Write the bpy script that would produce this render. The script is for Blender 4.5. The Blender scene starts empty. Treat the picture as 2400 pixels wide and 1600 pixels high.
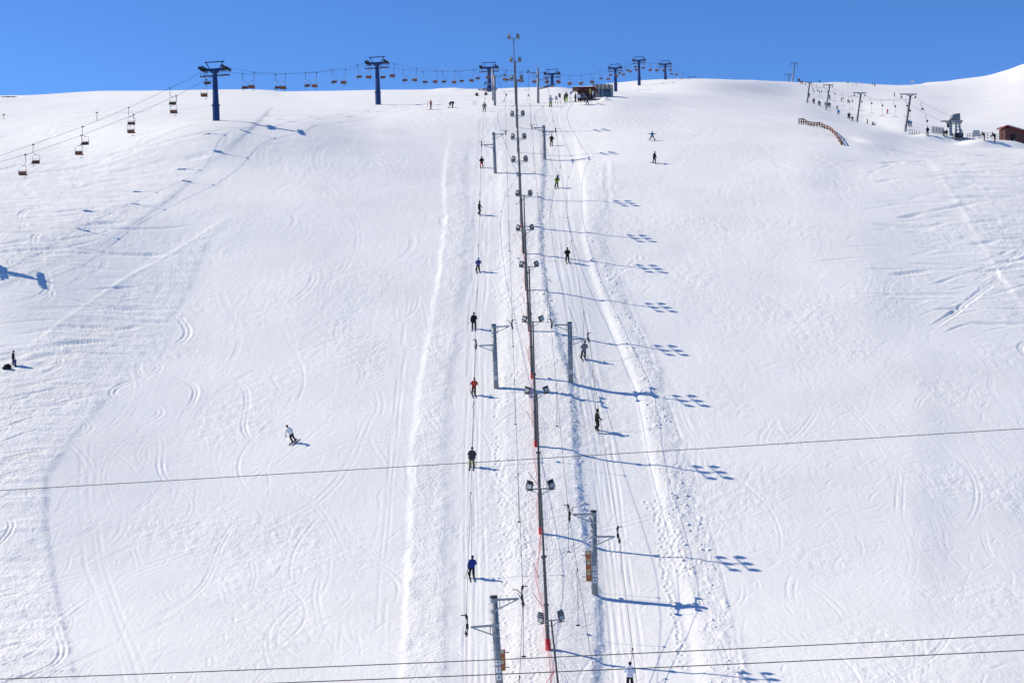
import bpy, math, random
import numpy as np
from mathutils import Vector, Matrix, Euler
rng = np.random.default_rng(7)
random.seed(11)
S = bpy.context.scene
COL = S.collection
R = math.radians
F, CX, CY = 3333.0, 1200.0, 800.0        # 50 mm lens measured in pixels of the 2400 px wide photograph

# ------------------------------------------------------------------ camera
cam = bpy.data.cameras.new('camera')
cam.lens = 50.0; cam.sensor_width = 36.0; cam.sensor_fit = 'HORIZONTAL'
cam.clip_start = 0.5; cam.clip_end = 6000
camo = bpy.data.objects.new('camera', cam); COL.objects.link(camo)
camo.location = (0, 0, 0); camo.rotation_euler = (R(90), 0, 0)
S.camera = camo
# ------------------------------------------------------------------ sky and sun
SUN_EL = R(40)
LH = Vector((0.974, -0.225, 0)).normalized()          # where the sunlight travels, seen from above
LDIR = Vector((LH.x*math.cos(SUN_EL), LH.y*math.cos(SUN_EL), -math.sin(SUN_EL)))
w = bpy.data.worlds.new('World'); S.world = w; w.use_nodes = True
nt = w.node_tree; nt.nodes.clear()
sky = nt.nodes.new('ShaderNodeTexSky'); sky.sky_type = 'NISHITA'; sky.sun_disc = False
sky.sun_elevation = SUN_EL
sky.sun_rotation = math.atan2(-LH.x, -LH.y)
sky.altitude = 2600; sky.air_density = 1.0; sky.dust_density = 0.0; sky.ozone_density = 3.0
mx = nt.nodes.new('ShaderNodeMix'); mx.data_type = 'RGBA'; mx.blend_type = 'MULTIPLY'
mx.inputs[0].default_value = 1.0
mx.inputs[7].default_value = (0.60, 0.97, 1.50, 1)     # one tint for the whole clear mountain sky
bg = nt.nodes.new('ShaderNodeBackground'); bg.inputs[1].default_value = 0.102
out = nt.nodes.new('ShaderNodeOutputWorld')
nt.links.new(sky.outputs[0], mx.inputs[6]); nt.links.new(mx.outputs[2], bg.inputs[0]); nt.links.new(bg.outputs[0], out.inputs[0])
sl = bpy.data.lights.new('sun', 'SUN'); sl.energy = 4.7; sl.angle = R(0.5); sl.color = (1.0, 0.915, 0.74)
so = bpy.data.objects.new('sun', sl); COL.objects.link(so)
so.rotation_euler = LDIR.to_track_quat('-Z', 'Y').to_euler(); so.location = (-200, 50, 200)
S.view_settings.view_transform = 'Standard'; S.view_settings.look = 'None'
S.view_settings.gamma = 1.0; S.view_settings.use_curve_mapping = False
S.view_settings.exposure = 0.0
S.cycles.max_bounces = 6; S.cycles.diffuse_bounces = 3

# ------------------------------------------------------------------ helpers
def P(px, py, Y):
    return Vector(((px-CX)*Y/F, Y, (CY-py)*Y/F))
def lin(c):
    return tuple((x/12.92 if x <= .04045 else ((x+.055)/1.055)**2.4) for x in c)
MATS = {}
def mat(name, col, rough=.6, metal=0., vary=.12, scale=6., bump=0., spec=.5):
    if name in MATS: return MATS[name]
    m = bpy.data.materials.new(name); m.use_nodes = True
    n = m.node_tree; b = n.nodes['Principled BSDF']
    b.inputs['Roughness'].default_value = rough; b.inputs['Metallic'].default_value = metal
    b.inputs['Specular IOR Level'].default_value = spec
    tc = n.nodes.new('ShaderNodeTexCoord'); no = n.nodes.new('ShaderNodeTexNoise')
    no.inputs['Scale'].default_value = scale; no.inputs['Detail'].default_value = 4
    rp = n.nodes.new('ShaderNodeValToRGB')
    rp.color_ramp.elements[0].position = .3; rp.color_ramp.elements[1].position = .7
    rp.color_ramp.elements[0].color = (*[max(0, c*(1-vary)) for c in col], 1)
    rp.color_ramp.elements[1].color = (*[min(1, c*(1+vary)) for c in col], 1)
    n.links.new(tc.outputs['Object'], no.inputs['Vector']); n.links.new(no.outputs['Fac'], rp.inputs['Fac'])
    n.links.new(rp.outputs['Color'], b.inputs['Base Color'])
    if bump:
        bp = n.nodes.new('ShaderNodeBump'); bp.inputs['Strength'].default_value = bump; bp.inputs['Distance'].default_value = .02
        n.links.new(no.outputs['Fac'], bp.inputs['Height']); n.links.new(bp.outputs['Normal'], b.inputs['Normal'])
    MATS[name] = m
    return m

class MB:
    """collects boxes, rods, tubes and discs and links them as ONE mesh object"""
    def __init__(s): s.v = []; s.f = []; s.m = []; s.cur = 0
    def add(s, vs, fs):
        o = len(s.v); s.v += [tuple(v) for v in vs]; s.f += [tuple(i+o for i in f) for f in fs]; s.m += [s.cur]*len(fs)
        return s
    def box(s, c, d, rot=None, taper=1.0):
        c = Vector(c); hx, hy, hz = d[0]/2, d[1]/2, d[2]/2
        vs = []
        for z in (-hz, hz):
            k = taper if z > 0 else 1.0
            for x, y in ((-hx, -hy), (hx, -hy), (hx, hy), (-hx, hy)): vs.append(Vector((x*k, y*k, z)))
        if rot is not None:
            mm = rot.to_matrix() if not isinstance(rot, Matrix) else rot
            vs = [mm @ v for v in vs]
        return s.add([v+c for v in vs], [(3, 2, 1, 0), (4, 5, 6, 7), (0, 1, 5, 4), (1, 2, 6, 5), (2, 3, 7, 6), (3, 0, 4, 7)])
    def tube(s, pts, r, n=6, caps=True):
        pts = [Vector(p) for p in pts]; k = len(pts)
        rs = r if isinstance(r, (list, tuple)) else [r]*k
        vs = []; fs = []
        prev = None
        for i, p in enumerate(pts):
            t = (pts[min(i+1, k-1)]-pts[max(i-1, 0)])
            if t.length < 1e-9: t = Vector((0, 0, 1))
            t.normalize()
            if prev is None:
                a = Vector((0, 0, 1)) if abs(t.z) < .9 else Vector((1, 0, 0))
                u = t.cross(a).normalized()
            else:
                u = (prev - t*prev.dot(t)).normalized()
            prev = u; v2 = t.cross(u)
            for j in range(n):
                a = 2*math.pi*j/n
                vs.append(p + (u*math.cos(a)+v2*math.sin(a))*rs[i])
        for i in range(k-1):
            for j in range(n):
                a, b = i*n+j, i*n+(j+1) % n
                fs.append((a, b, b+n, a+n))
        if caps:
            fs.append(tuple(range(n-1, -1, -1))); fs.append(tuple(range((k-1)*n, k*n)))
        return s.add(vs, fs)
    def rod(s, a, b, r0, r1=None, n=8): return s.tube([a, b], [r0, r0 if r1 is None else r1], n)
    def bar(s, a, b, w, h):
        a = Vector(a); b = Vector(b); d = b-a
        q = d.to_track_quat('X', 'Z')
        return s.box((a+b)/2, (d.length, w, h), q.to_matrix())
    def disc(s, c, axis, r, th, n=12):
        c = Vector(c); ax = Vector(axis).normalized()
        return s.tube([c-ax*th/2, c+ax*th/2], r, n)
    def quad(s, a, b, c, d): return s.add([a, b, c, d], [(0, 1, 2, 3)])
    def mesh(s, name, mats, smooth=False):
        me = bpy.data.meshes.new(name); me.from_pydata(s.v, [], s.f)
        for m in (mats if isinstance(mats, (list, tuple)) else [mats]): me.materials.append(m)
        if len(set(s.m)) > 1: me.polygons.foreach_set('material_index', s.m)
        if smooth: me.polygons.foreach_set('use_smooth', [True]*len(me.polygons))
        me.update(); return me
    def build(s, name, mats, parent=None, loc=(0, 0, 0), smooth=False):
        o = bpy.data.objects.new(name, s.mesh(name, mats, smooth)); COL.objects.link(o)
        o.location = loc
        if parent is not None: o.parent = parent
        return o
def tag(o, label=None, cat=None, group=None, kind=None):
    if label: o['label'] = label
    if cat: o['category'] = cat
    if group: o['group'] = group
    if kind: o['kind'] = kind
    return o
def thing(name, loc, label, cat, group=None, rz=0., ry=0., sc=1.):
    o = bpy.data.objects.new(name, None); COL.objects.link(o); o.empty_display_size = .3
    o.location = loc; o.rotation_euler = (0, ry, rz); o.scale = (sc, sc, sc)
    return tag(o, label, cat, group)
def copy_thing(o, loc, label, rz=None, ry=None, sc=None):
    c = o.copy(); COL.objects.link(c); c.location = loc; c['label'] = label
    if rz is not None: c.rotation_euler.z = rz
    if ry is not None: c.rotation_euler.y = ry
    if sc is not None: c.scale = (sc, sc, sc)
    def rec(src, dst):
        for k in KIDS.get(src.name, []):
            n = k.copy(); COL.objects.link(n); n.parent = dst; rec(k, n)
    rec(o, c)
    return c
KIDS = {}
def index_kids(root):
    """remember a thing's parts and sub-parts so that copies are quick"""
    al = [x for x in COL.objects]
    def rec(o):
        ks = [x for x in al if x.parent == o]
        KIDS[o.name] = ks
        for k in ks: rec(k)
    rec(root)
ORD = 'first second third fourth fifth sixth seventh eighth ninth tenth eleventh twelfth thirteenth fourteenth fifteenth sixteenth seventeenth eighteenth nineteenth twentieth'.split()
def smooth01(x): x = np.clip(x, 0, 1); return x*x*(3-2*x)
# ------------------------------------------------------------------ terrain: one snow sheet (distance/height profiles along columns)
def pchip(x, y, xq):
    x = np.asarray(x, float); y = np.asarray(y, float)
    h = np.diff(x); d = np.diff(y)/h
    m = np.zeros_like(y)
    for i in range(1, len(x)-1):
        if d[i-1]*d[i] > 0:
            w1 = 2*h[i]+h[i-1]; w2 = h[i]+2*h[i-1]
            m[i] = (w1+w2)/(w1/d[i-1]+w2/d[i])
    m[0] = d[0]; m[-1] = d[-1]
    i = np.clip(np.searchsorted(x, xq)-1, 0, len(x)-2)
    t = (np.asarray(xq)-x[i])/h[i]
    t = np.clip(t, -.5, 1.5)
    return (y[i]*(1+2*t)*(1-t)**2 + m[i]*h[i]*t*(1-t)**2 + y[i+1]*t*t*(3-2*t) + m[i+1]*h[i]*t*t*(t-1))
PY8 = [1600, 1355, 1095, 927, 771, 637, 505, 394]
COLS = {   # column px: distances at PY8, four (distance, py) of the upper slope, distance of the skyline
 -900: ([95, 112, 131, 147, 164, 180, 200, 230], [(262,340),(285,300),(315,275),(350,262)], 420),
 0:    ([93, 109.5, 126, 140, 153.5, 166, 185.5, 215], [(240,330),(258,295),(290,265),(330,245)], 420),
 500:  ([93, 110, 128, 142, 157.5, 172.5, 189, 209], [(220,314),(227,289.5),(262,262),(310,240)], 400),
 690: ([93, 110, 128, 142, 157.5, 172.5, 190, 210], [(224,318),(236,287),(270,260),(316,238)], 400),
 886:  ([93,110,128,142,158,173,191,213], [(235,320),(262,268),(289,247),(330,229)], 400),
 1150: ([93,110,128,142,158,173,192,218], [(240,320),(262,262),(300,237),(351,221)], 395),
 1300: ([93,110,128,142,157,172,192,218], [(242,320),(262,268),(300,232),(345,217)], 402),
 1440: ([94, 111, 129, 143, 158, 173, 192, 215], [(238,320),(268,256),(300,226),(464,213)], 540),
 1600: ([94, 111, 129, 143, 158, 173, 192, 215], [(235,325),(275,262),(330,230),(440,207)], 545),
 1870: ([94, 111, 129, 143, 158, 173, 192, 215], [(240,326),(274,281),(390,256),(535,233)], 648),
 2010: ([94, 111, 129, 143, 158, 173, 192.5, 218], [(243,330),(275,303),(405,285),(500,262)], 720),
 2130: ([94, 111, 129, 143, 158.5, 174, 194, 220], [(252,345),(290,322),(330,304),(450,275)], 790),
 2240: ([94, 111.5, 129.5, 143.5, 159, 175, 195, 222], [(262,352),(296,338),(330,318),(470,282)], 860),
 2400: ([94.5, 112, 130, 144, 160, 176, 197, 225], [(265,358),(300,345),(340,325),(500,270)], 950),
 3300: ([105,125,145,162,180,200,225,255], [(285,340),(320,310),(380,270),(560,200)], 1000)}
SIL = [(-900,250),(0,227),(60,226),(150,222),(300,216),(480,211.5),(600,211.5),(632,212.5),(665,215),(760,213.5),(880,213),(985,212.5),(1015,211.5),(1030,210),(1062,209),(1092,212),(1140,212.5),(1200,210.5),(1300,206.5),(1345,203.5),(1390,200.5),(1450,195.5),(1500,191),(1560,188),(1650,186.5),(1750,187),(1850,190.5),(1900,192.5),(1990,194.5),(2030,197.5),(2080,199),(2150,197),(2230,191),(2300,181),(2360,165),(2400,151),(2600,110),(3300,60)]
cpx = np.concatenate([np.linspace(-900, -110, 46), np.arange(-90, 2491, 2.55), np.linspace(2510, 3300, 46)])
kx = sorted(COLS)
KY = np.array([[25,40,60,80]+COLS[c][0]+[a for a, b in COLS[c][1]]+[COLS[c][2]] for c in kx], float)
KP = np.array([[4900,3300,2355,1841]+PY8+[b for a, b in COLS[c][1]]+[0] for c in kx], float)
KYf = np.stack([pchip(kx, KY[:, k], cpx) for k in range(KY.shape[1])])
KPf = np.stack([pchip(kx, KP[:, k], cpx) for k in range(KP.shape[1])])
KPf[-1] = pchip([a for a, b in SIL], [b for a, b in SIL], cpx)
ctrY = pchip(PY8[::-1]+[1700], COLS[1150][0][::-1]+[88.5], np.arange(1690, 394, -2.05))
Yr = np.concatenate([np.linspace(25, 87, 16), ctrY, np.arange(218.0, 262, .42), np.arange(262, 300, .7), np.arange(300, 345, 1.0), np.arange(345, 480, 2.4), np.arange(480, 700, 5), np.arange(700, 1300, 20)])
Yr = np.unique(np.round(Yr, 3))
NR, NC = len(Yr), len(cpx)
PB = np.empty((NR, NC))
for j in range(NC):
    ky = list(KYf[:, j]); kp = list(KPf[:, j]); ry, rp = ky[-1], kp[-1]
    ky += [ry*1.07, ry*1.2, ry*2.2]; kp += [CY-(CY-rp)/1.07-1, CY-(CY-rp)*1.0/1.2, CY-(CY-rp)*.7/2.2]
    PB[:, j] = pchip(ky, kp, Yr)
YY = Yr[:, None]*np.ones((1, NC)); PX = cpx[None, :]*np.ones((NR, 1))
XX = (PX-CX)*YY/F
Z0 = (CY-PB)*YY/F
H = np.zeros((NR, NC))                      # everything that stands on or is cut into the plain slope, metres

def vnoise(x, y, seed):
    r = np.random.default_rng(seed); n = 256
    lat = r.random((n, n))
    xi = np.floor(x).astype(int); yi = np.floor(y).astype(int); fx = x-xi; fy = y-yi
    fx = fx*fx*(3-2*fx); fy = fy*fy*(3-2*fy)
    a = lat[xi % n, yi % n]; b = lat[(xi+1) % n, yi % n]; c = lat[xi % n, (yi+1) % n]; d = lat[(xi+1) % n, (yi+1) % n]
    return ((a*(1-fx)+b*fx)*(1-fy)+(c*(1-fx)+d*fx)*fy)*2-1
def fbm(x, y, wl, seed, oct=3, ax=1., ay=1., ang=0.):
    ca, sa = math.cos(ang), math.sin(ang)
    u = (x*ca+y*sa)/ax; v = (-x*sa+y*ca)/ay
    t = 0; a = 1.; s = 0
    for o in range(oct):
        t = t+a*vnoise(u/wl*2**o+17.3*o, v/wl*2**o-9.1*o, seed+o); s += a; a *= .5
    return t/s
def path(pts):                               # px of a line that runs down the slope, for every grid point
    pts = sorted([(b, a) for a, b in pts])
    return np.interp(PB, [p[0] for p in pts], [p[1] for p in pts])
def lat(pts): return (PX-path(pts))*YY/F
def inpoly(poly):
    n = len(poly); ins = np.zeros(PB.shape, bool)
    for i in range(n):
        x0, y0 = poly[i]; x1, y1 = poly[(i+1) % n]
        if y0 == y1: continue
        c = ((PB < y0) != (PB < y1)) & (PX < (x1-x0)*(PB-y0)/(y1-y0)+x0)
        ins ^= c
    return ins
def blur(a, n, it=2):
    for _ in range(it):
        for ax in (0, 1):
            p = np.pad(a, [(n, n) if k == ax else (0, 0) for k in (0, 1)], mode='edge')
            cs = np.cumsum(p, axis=ax)
            cs = np.concatenate([np.zeros_like(np.take(cs, [0], ax)), cs], axis=ax)
            L = a.shape[ax]; w = 2*n+1
            a = (np.take(cs, range(w, w+L), ax)-np.take(cs, range(0, L), ax))/w
    return a
front = smooth01((345-YY)/60)                # relief belongs to the near slope
# broad undulation
H += front*(.22*fbm(XX, YY, 26, 1, 3)+.10*fbm(XX, YY, 8, 5, 2)) + (1-front)*1.0*fbm(XX, YY, 55, 9, 3)
# ungroomed parts stand a little higher than the groomed pistes
wob = 14*fbm(XX, YY, 9, 21, 2)
U1 = [(640,252),(560,330),(474,408),(400,468),(329,519),(237,576),(126,614),(-100,722),(-100,238),(300,240)]
U2 = [(540,510),(410,590),(290,655),(140,755),(50,830),(-100,905),(-100,1700),(200,1700),(150,1480),(132,1380),(112,1250),(108,1120),(190,1000),(270,910),(370,790),(435,690),(490,560)]
U3 = [(2150,352),(2195,400),(2250,480),(2320,600),(2400,720),(2520,860),(2520,352)]
PXs = PX; PX = PX+wob*.35
u1, u2, u3 = [inpoly(u).astype(float) for u in (U1, U2, U3)]
PX = PXs
U = np.clip(u1+u2+u3, 0, 1); Us = blur(U, 2); Uw = blur(U, 10)
H += .16*Us*front*(.65+.5*u1)*np.clip(.8+.9*fbm(XX, YY, 11, 23, 2), .1, 1.6)
# piste edges: a low ridge of pushed snow along the groomed side
def ridge(pts, h, w, seed):
    d = lat(pts); k = np.clip(1+.8*fbm(XX, YY, 3.0, seed, 2), .2, 2)
    p = sorted(b for a, b in pts)
    on = smooth01((PB-p[0])/40)*smooth01((p[-1]-PB)/40)
    return h*k*np.exp(-(d/w)**2)*on
H += ridge([(545,505),(410,590),(290,655),(140,755),(50,830)], .055, .4, 31)
H += ridge([(2195,400),(2250,480),(2320,600),(2400,720)], .03, .35, 33)
# drag lift lanes
LB = [(1078,270),(1062,310),(1050,350),(1042,420),(1046,520),(1035,600),(1030,650),(1010,760),(1000,830),(985,900),(970,1050),(965,1200),(955,1400),(940,1650)]
ML = [(1150,260),(1160,330),(1164,420),(1172,560),(1168,680),(1172,800),(1160,930),(1166,1095),(1180,1200),(1186,1350),(1178,1650)]
MR = [(1262,300),(1272,380),(1270,440),(1264,520),(1268,600),(1280,700),(1312,820),(1336,900),(1344,1000),(1350,1100),(1370,1250),(1398,1390),(1400,1500),(1392,1650)]
RB = [(1345,330),(1362,430),(1366,500),(1364,560),(1384,640),(1420,740),(1450,810),(1478,880),(1496,960),(1512,1050),(1532,1140),(1556,1230),(1575,1320),(1600,1420),(1618,1500),(1640,1650)]
topf = smooth01((PB-285)/110)*front
e1 = .30*fbm(XX, YY, 1.3, 41, 3)
dLB, dML, dMR, dRB = lat(LB), lat(ML), lat(MR), lat(RB)
AL = np.clip(.75+.7*fbm(XX, YY, 7, 43, 2), .15, 1.4)
H += topf*AL*(.12*smooth01((dLB+.5+e1)/.75)*(1-smooth01((dLB-2.3+e1*2)/1.6)))
H += topf*(.10*smooth01((dML+e1*1.6)/1.1)*(1-smooth01((dMR+e1*.6)/.45)))
H += topf*AL*(.12*np.exp(-np.clip(-dMR, 0, 9)/1.3)*(dMR < 0)*(1-smooth01((dMR+.35+e1*.8)/.5)))
H += topf*(-.055*smooth01((dMR+e1*.7)/.6)*(1-smooth01((dRB+.2)/1.0)))
kb = (.55+.45*smooth01((PB-420)/300))*(1-.62*smooth01((PB-1120)/260))
H += topf*kb*(.135*smooth01((dRB+.25+e1*.5)/.95)*(1-smooth01((dRB-1.6+e1*2.6)/2.0)))
rough = np.clip(blur(((dLB > -.1)*(dLB < 2.8)*.9+((dML > 0)*(dMR < .6))*.75+((dRB > .8)*(dRB < 3.6))*1.)*topf, 2)+Uw*.8, 0, 1)
H += rough*topf*.055*fbm(XX, YY, .75, 51, 3) + rough*topf*.04*fbm(XX, YY, 2.1, 55, 2)
lump = np.clip(fbm(XX, YY, .8, 61, 2)-.38, 0, 1)
H += topf*lump*.30*blur(((dRB > 1.0)*(dRB < 3.4)*(PB > 640)+.9*((dMR > -.35)*(dMR < .5)))*1., 1)
# station mound and drift under the T-bar station and the huts
def mound(px, py, Y, rx, ry, h, sharp=2.0):
    c = P(px, py, Y); return h*np.exp(-((np.abs(XX-c.x)/rx)**sharp+(np.abs(YY-c.y)/ry)**sharp))
H += mound(2235, 325, 293, 7.5, 2.6, 1.7, 4)+mound(2335, 338, 288, 6.5, 2.6, 1.7, 4)
H += mound(1418, 231, 283, .95, .9, .75)
# hollows of the wind between fence and slope
H += -.5*mound(1995, 338, 246, 2.2, 5, 1.)
# wind and ski texture of the loose snow: drawn-out ribs
H += Us*front*(.10*fbm(XX, YY, 1.0, 71, 3, ax=6, ay=.8, ang=R(8)))
# groomed corduroy and scuffed patches
H += (1-Us)*front*.012*fbm(XX, YY, .9, 81, 3, ax=.7, ay=2.5)*(1-topf*.3)
pat = np.clip(fbm(XX, YY, 9, 85, 3)*2.2+.05, 0, 1)
H += front*pat*.05*fbm(XX, YY, .5, 87, 3)
H += (1-front)*.05*fbm(XX, YY, 7, 77, 3, ax=4, ay=1.)

# ------------------------------------------------------------------ ski tracks and footprints pressed into the sheet
G = np.zeros((NR, NC)); RIM = np.zeros((NR, NC))
ridx = np.arange(NR); cidx = np.arange(NC)
def stamp(X, Y, dep, wid, rim=.35, win=4):
    px = CX+F*X/Y
    ok = (px > -85) & (px < 2485) & (Y > 88) & (Y < 430)
    X, Y, px, dep = X[ok], Y[ok], px[ok], dep[ok]
    if len(X) < 2: return
    wid = np.maximum(wid, .95*np.interp(Y, Yr, np.gradient(Yr)))
    ci = np.interp(px, cpx, cidx); ri = np.interp(Y, Yr, ridx)
    c0 = np.round(ci).astype(int); r0 = np.round(ri).astype(int)
    for dr in range(-win, win+1):
        rr = np.clip(r0+dr, 0, NR-1)
        for dc in range(-win, win+1):
            cc = np.clip(c0+dc, 0, NC-1)
            dist2 = (XX[rr, cc]-X)**2+(YY[rr, cc]-Y)**2
            q = dist2/(wid*wid)
            np.minimum.at(G, (rr, cc), -dep*np.exp(-q))
            np.maximum.at(RIM, (rr, cc), dep*rim*np.exp(-(np.sqrt(q)-1.5)**2*2.2))
def spot(px, py, Y0=100, Y1=420):            # where the line of sight meets the plain slope
    j = int(np.clip(np.searchsorted(cpx, px), 1, NC-1))
    col = PB[:, j]; k = np.argmax((col <= py) & (Yr > 80))
    return (px-CX)*Yr[k]/F, Yr[k]
def curve_track(px, py, length, A, lam, ph, head, dep, wid, pair=0.34, gate=True):
    x0, y0 = spot(px, py)
    n = int(length/.16)
    s = np.linspace(0, length, n)
    lx = A*np.sin(2*np.pi*s/lam+ph)+A*.55*np.sin(2*np.pi*s/(lam*rs.uniform(1.5, 2.6))+rs.uniform(0, 6.28))
    lx = lx-lx[0]
    hx, hy = math.sin(head), -math.cos(head)           # heading: 0 is straight down the slope
    X = x0+hx*s+hy*-lx; Y = y0+hy*s+hx*lx
    fade = np.clip(np.minimum(s, length-s)/2.5, 0, 1)
    if gate: fade = fade*np.clip(.35+1.1*np.abs(np.sin(2*np.pi*s/lam+ph)), 0, 1.15)*np.clip(.65+1.0*vnoise(s/6+px, s*0+py, 3), 0, 1.3)
    nx = np.gradient(Y); ny = -np.gradient(X); nl = np.hypot(nx, ny)+1e-9
    for o in ((-pair/2, pair/2) if pair else (0,)):
        stamp(X+nx/nl*o, Y+ny/nl*o, dep*fade, wid)
rs = random.Random(5)
for i in range(1150):                        # carved turns on the groomed pistes
    px = rs.uniform(-60, 2460); py = 300+1400*rs.random()**1.25
    if 1040 < px < 1560 and rs.random() < .85: continue
    curve_track(px, py, rs.uniform(6, 34), rs.uniform(.6, 3.4), rs.uniform(20, 42), rs.uniform(0, 6.28), rs.gauss(0, .4), .008+.034*rs.random()**2, rs.uniform(.10, .15), rs.choice([0, .3, .42, .6]))
SX, SY, SD = [], [], []
for i in range(9000):                        # short scuffs and scratches of edged skis
    px = rs.uniform(-60, 2460); py = 330+1290*rs.random()
    x0, y0 = spot(px, py); L = .5+3.6*rs.random()**2; a = rs.gauss(-.9 if rs.random() < .6 else .5, .4)
    s_ = np.linspace(0, L, max(4, int(L/.14))); bend = rs.gauss(0, .12)
    SX.append(x0+math.sin(a)*s_+bend*s_*s_*.5); SY.append(y0-math.cos(a)*s_*.8); SD.append((.010+.038*rs.random()**2.5)*np.sin(np.linspace(.2, 2.94, len(s_))))
stamp(np.concatenate(SX), np.concatenate(SY), np.concatenate(SD), .10, .3, 3)
def rand_in(poly):
    xs = [p[0] for p in poly]; ys = [p[1] for p in poly]
    while True:
        x, y = rs.uniform(max(-60, min(xs)), min(2460, max(xs))), rs.uniform(min(ys), min(1640, max(ys)))
        c = False
        for i in range(len(poly)):
            (x0, y0), (x1, y1) = poly[i], poly[(i+1) % len(poly)]
            if (y < y0) != (y < y1) and x < (x1-x0)*(y-y0)/(y1-y0)+x0: c = not c
        if c: return x, y
for poly, n, hd in ((U1, 210, -1.15), (U2, 190, -1.2), (U3, 170, -1.3)):
    for i in range(n):                       # traverses and turns in the loose snow
        px, py = rand_in(poly)
        if rs.random() < .86:
            curve_track(px, py, rs.uniform(6, 26), rs.uniform(.1, .9), rs.uniform(14, 40), rs.uniform(0, 6.28), rs.gauss(hd, .22), .08+.20*rs.random()**1.6, rs.uniform(.10, .16), rs.choice([0, 0, .4]), True)
        else:
            curve_track(px, py, rs.uniform(8, 30), rs.uniform(1.2, 3.5), rs.uniform(10, 22), rs.uniform(0, 6.28), rs.gauss(0, .5), rs.uniform(.04, .11), rs.uniform(.10, .14), rs.choice([.35, .5]), True)
def down_line(pts, dep, wid, offs, seed):    # ruts along a lane
    py = np.arange(min(b for a, b in pts), max(b for a, b in pts), .8)
    q = sorted((b, a) for a, b in pts)
    px = np.interp(py, [a for a, b in q], [b for a, b in q])
    XY = np.array([spot(a, b) for a, b in zip(px[::3], py[::3])])
    X = np.interp(np.arange(len(py)), np.arange(len(py))[::3], XY[:, 0]); Y = np.interp(np.arange(len(py)), np.arange(len(py))[::3], XY[:, 1])
    k = np.ones(9)/9; X = np.convolve(np.pad(X, 4, mode='edge'), k, 'valid'); Y = np.convolve(np.pad(Y, 4, mode='edge'), k, 'valid')
    nn = np.linspace(Y[0], Y[-1], int(abs(Y[0]-Y[-1])/.12)); o = np.argsort(Y)
    X = np.interp(nn, Y[o], X[o]); Y = nn
    for i, of in enumerate(offs):
        wv = .12*vnoise(Y/7+i*3, Y*0+seed, 4)
        stamp(X+of+wv, Y, dep*np.clip(.75+.6*vnoise(Y/4+i, Y*0+seed+i, 8), .1, 1.3), wid)
LT = [(1106,1650),(1107,1355),(1106,1095),(1110,927),(1110,771),(1121,637),(1124,505),(1130,394),(1136,263)]
RT = [(1478,1650),(1440,1300),(1400,1011),(1367,841),(1330,616),(1306,441),(1293,342),(1290,251)]
down_line(LT, .048, .13, (-.55, -.22, .2, .5, 1.0), 3)
down_line(RT, .052, .13, (-.9, -.45, -.15, .25, .6, 1.1), 6)
down_line([(1420,560),(1470,700),(1530,850),(1580,980),(1625,1100),(1680,1280),(1730,1500),(1750,1650)], .05, .16, (0,), 9)
down_line([(960,700),(940,820),(925,960),(900,1200),(880,1500)], .04, .16, (0, .5), 10)
down_line([(190,1040),(182,1180),(200,1330),(250,1480),(300,1620)], .03, .2, (0, .9, 1.5), 12)
def steps(pts, n, jit, dep=.10, wid=.15):    # footprints
    t = np.linspace(0, len(pts)-1, n); X = []; Y = []
    for k in t:
        i = int(min(k, len(pts)-2)); f = k-i
        x, y = spot(pts[i][0]*(1-f)+pts[i+1][0]*f+rs.gauss(0, jit), pts[i][1]*(1-f)+pts[i+1][1]*f+rs.gauss(0, jit))
        X.append(x); Y.append(y)
    stamp(np.array(X), np.array(Y), np.full(n, dep)*rng.uniform(.5, 1.3, n), wid, .5, 5)
steps([(1240,1120),(1232,1230),(1240,1330),(1238,1420),(1248,1520),(1250,1620)], 60, 2.5, .08)
steps([(1172,1290),(1180,1400),(1200,1500),(1195,1610)], 38, 9, .08)
steps([(1225,1150),(1215,1250),(1222,1350)], 55, 11, .07, .12)
steps([(1165,900),(1230,870),(1300,850)], 26, 1.8)
steps([(1165,960),(1230,935),(1310,925)], 22, 2)
steps([(1160,940),(1165,1030),(1168,1100),(1178,1180),(1184,1330),(1182,1420)], 70, 4, .10, .14)
steps([(1180,620),(1235,560),(1262,520)], 40, 14, .08, .14)
steps([(1190,700),(1230,720),(1262,700)], 60, 20, .09, .15)
steps([(1545,1290),(1568,1380),(1590,1480),(1600,1560)], 50, 3, .11, .15)
steps([(1540,1180),(1570,1260),(1600,1330)], 70, 14, .12, .16)
steps([(1425,380),(1420,430),(1428,480)], 26, 2, .08, .14)
steps([(1500,600),(1455,640),(1430,660)], 24, 2, .09, .14)
H += G+np.minimum(RIM, .05)
ZZ = Z0+H
PD = CY-ZZ*F/YY
def hz(X, Y):                                # height of the snow at a place
    px = CX+F*X/Y
    ci = float(np.interp(px, cpx, cidx)); ri = float(np.interp(Y, Yr, ridx))
    c = int(min(ci, NC-2)); r = int(min(ri, NR-2)); a = ci-c; b = ri-r
    return (ZZ[r, c]*(1-a)+ZZ[r, c+1]*a)*(1-b)+(ZZ[r+1, c]*(1-a)+ZZ[r+1, c+1]*a)*b
def ground(px, py, ymin=86):                 # the point of the snow seen at a pixel
    ci = float(np.interp(px, cpx, cidx)); c = int(min(ci, NC-2)); a = ci-c
    col = PD[:, c]*(1-a)+PD[:, c+1]*a
    ok = (col <= py) & (Yr > ymin)
    if not ok.any():
        k = np.argmin(np.where(Yr > ymin, col, 9e9)); Y = Yr[k]
    else:
        k = int(np.argmax(ok)); d = col[k-1]-col[k]
        f = (col[k-1]-py)/d if abs(d) > 1e-6 else 1.
        Y = Yr[k-1]+(Yr[k]-Yr[k-1])*min(max(f, 0), 1)
    X = (px-CX)*Y/F
    return Vector((X, Y, hz(X, Y)))
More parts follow.
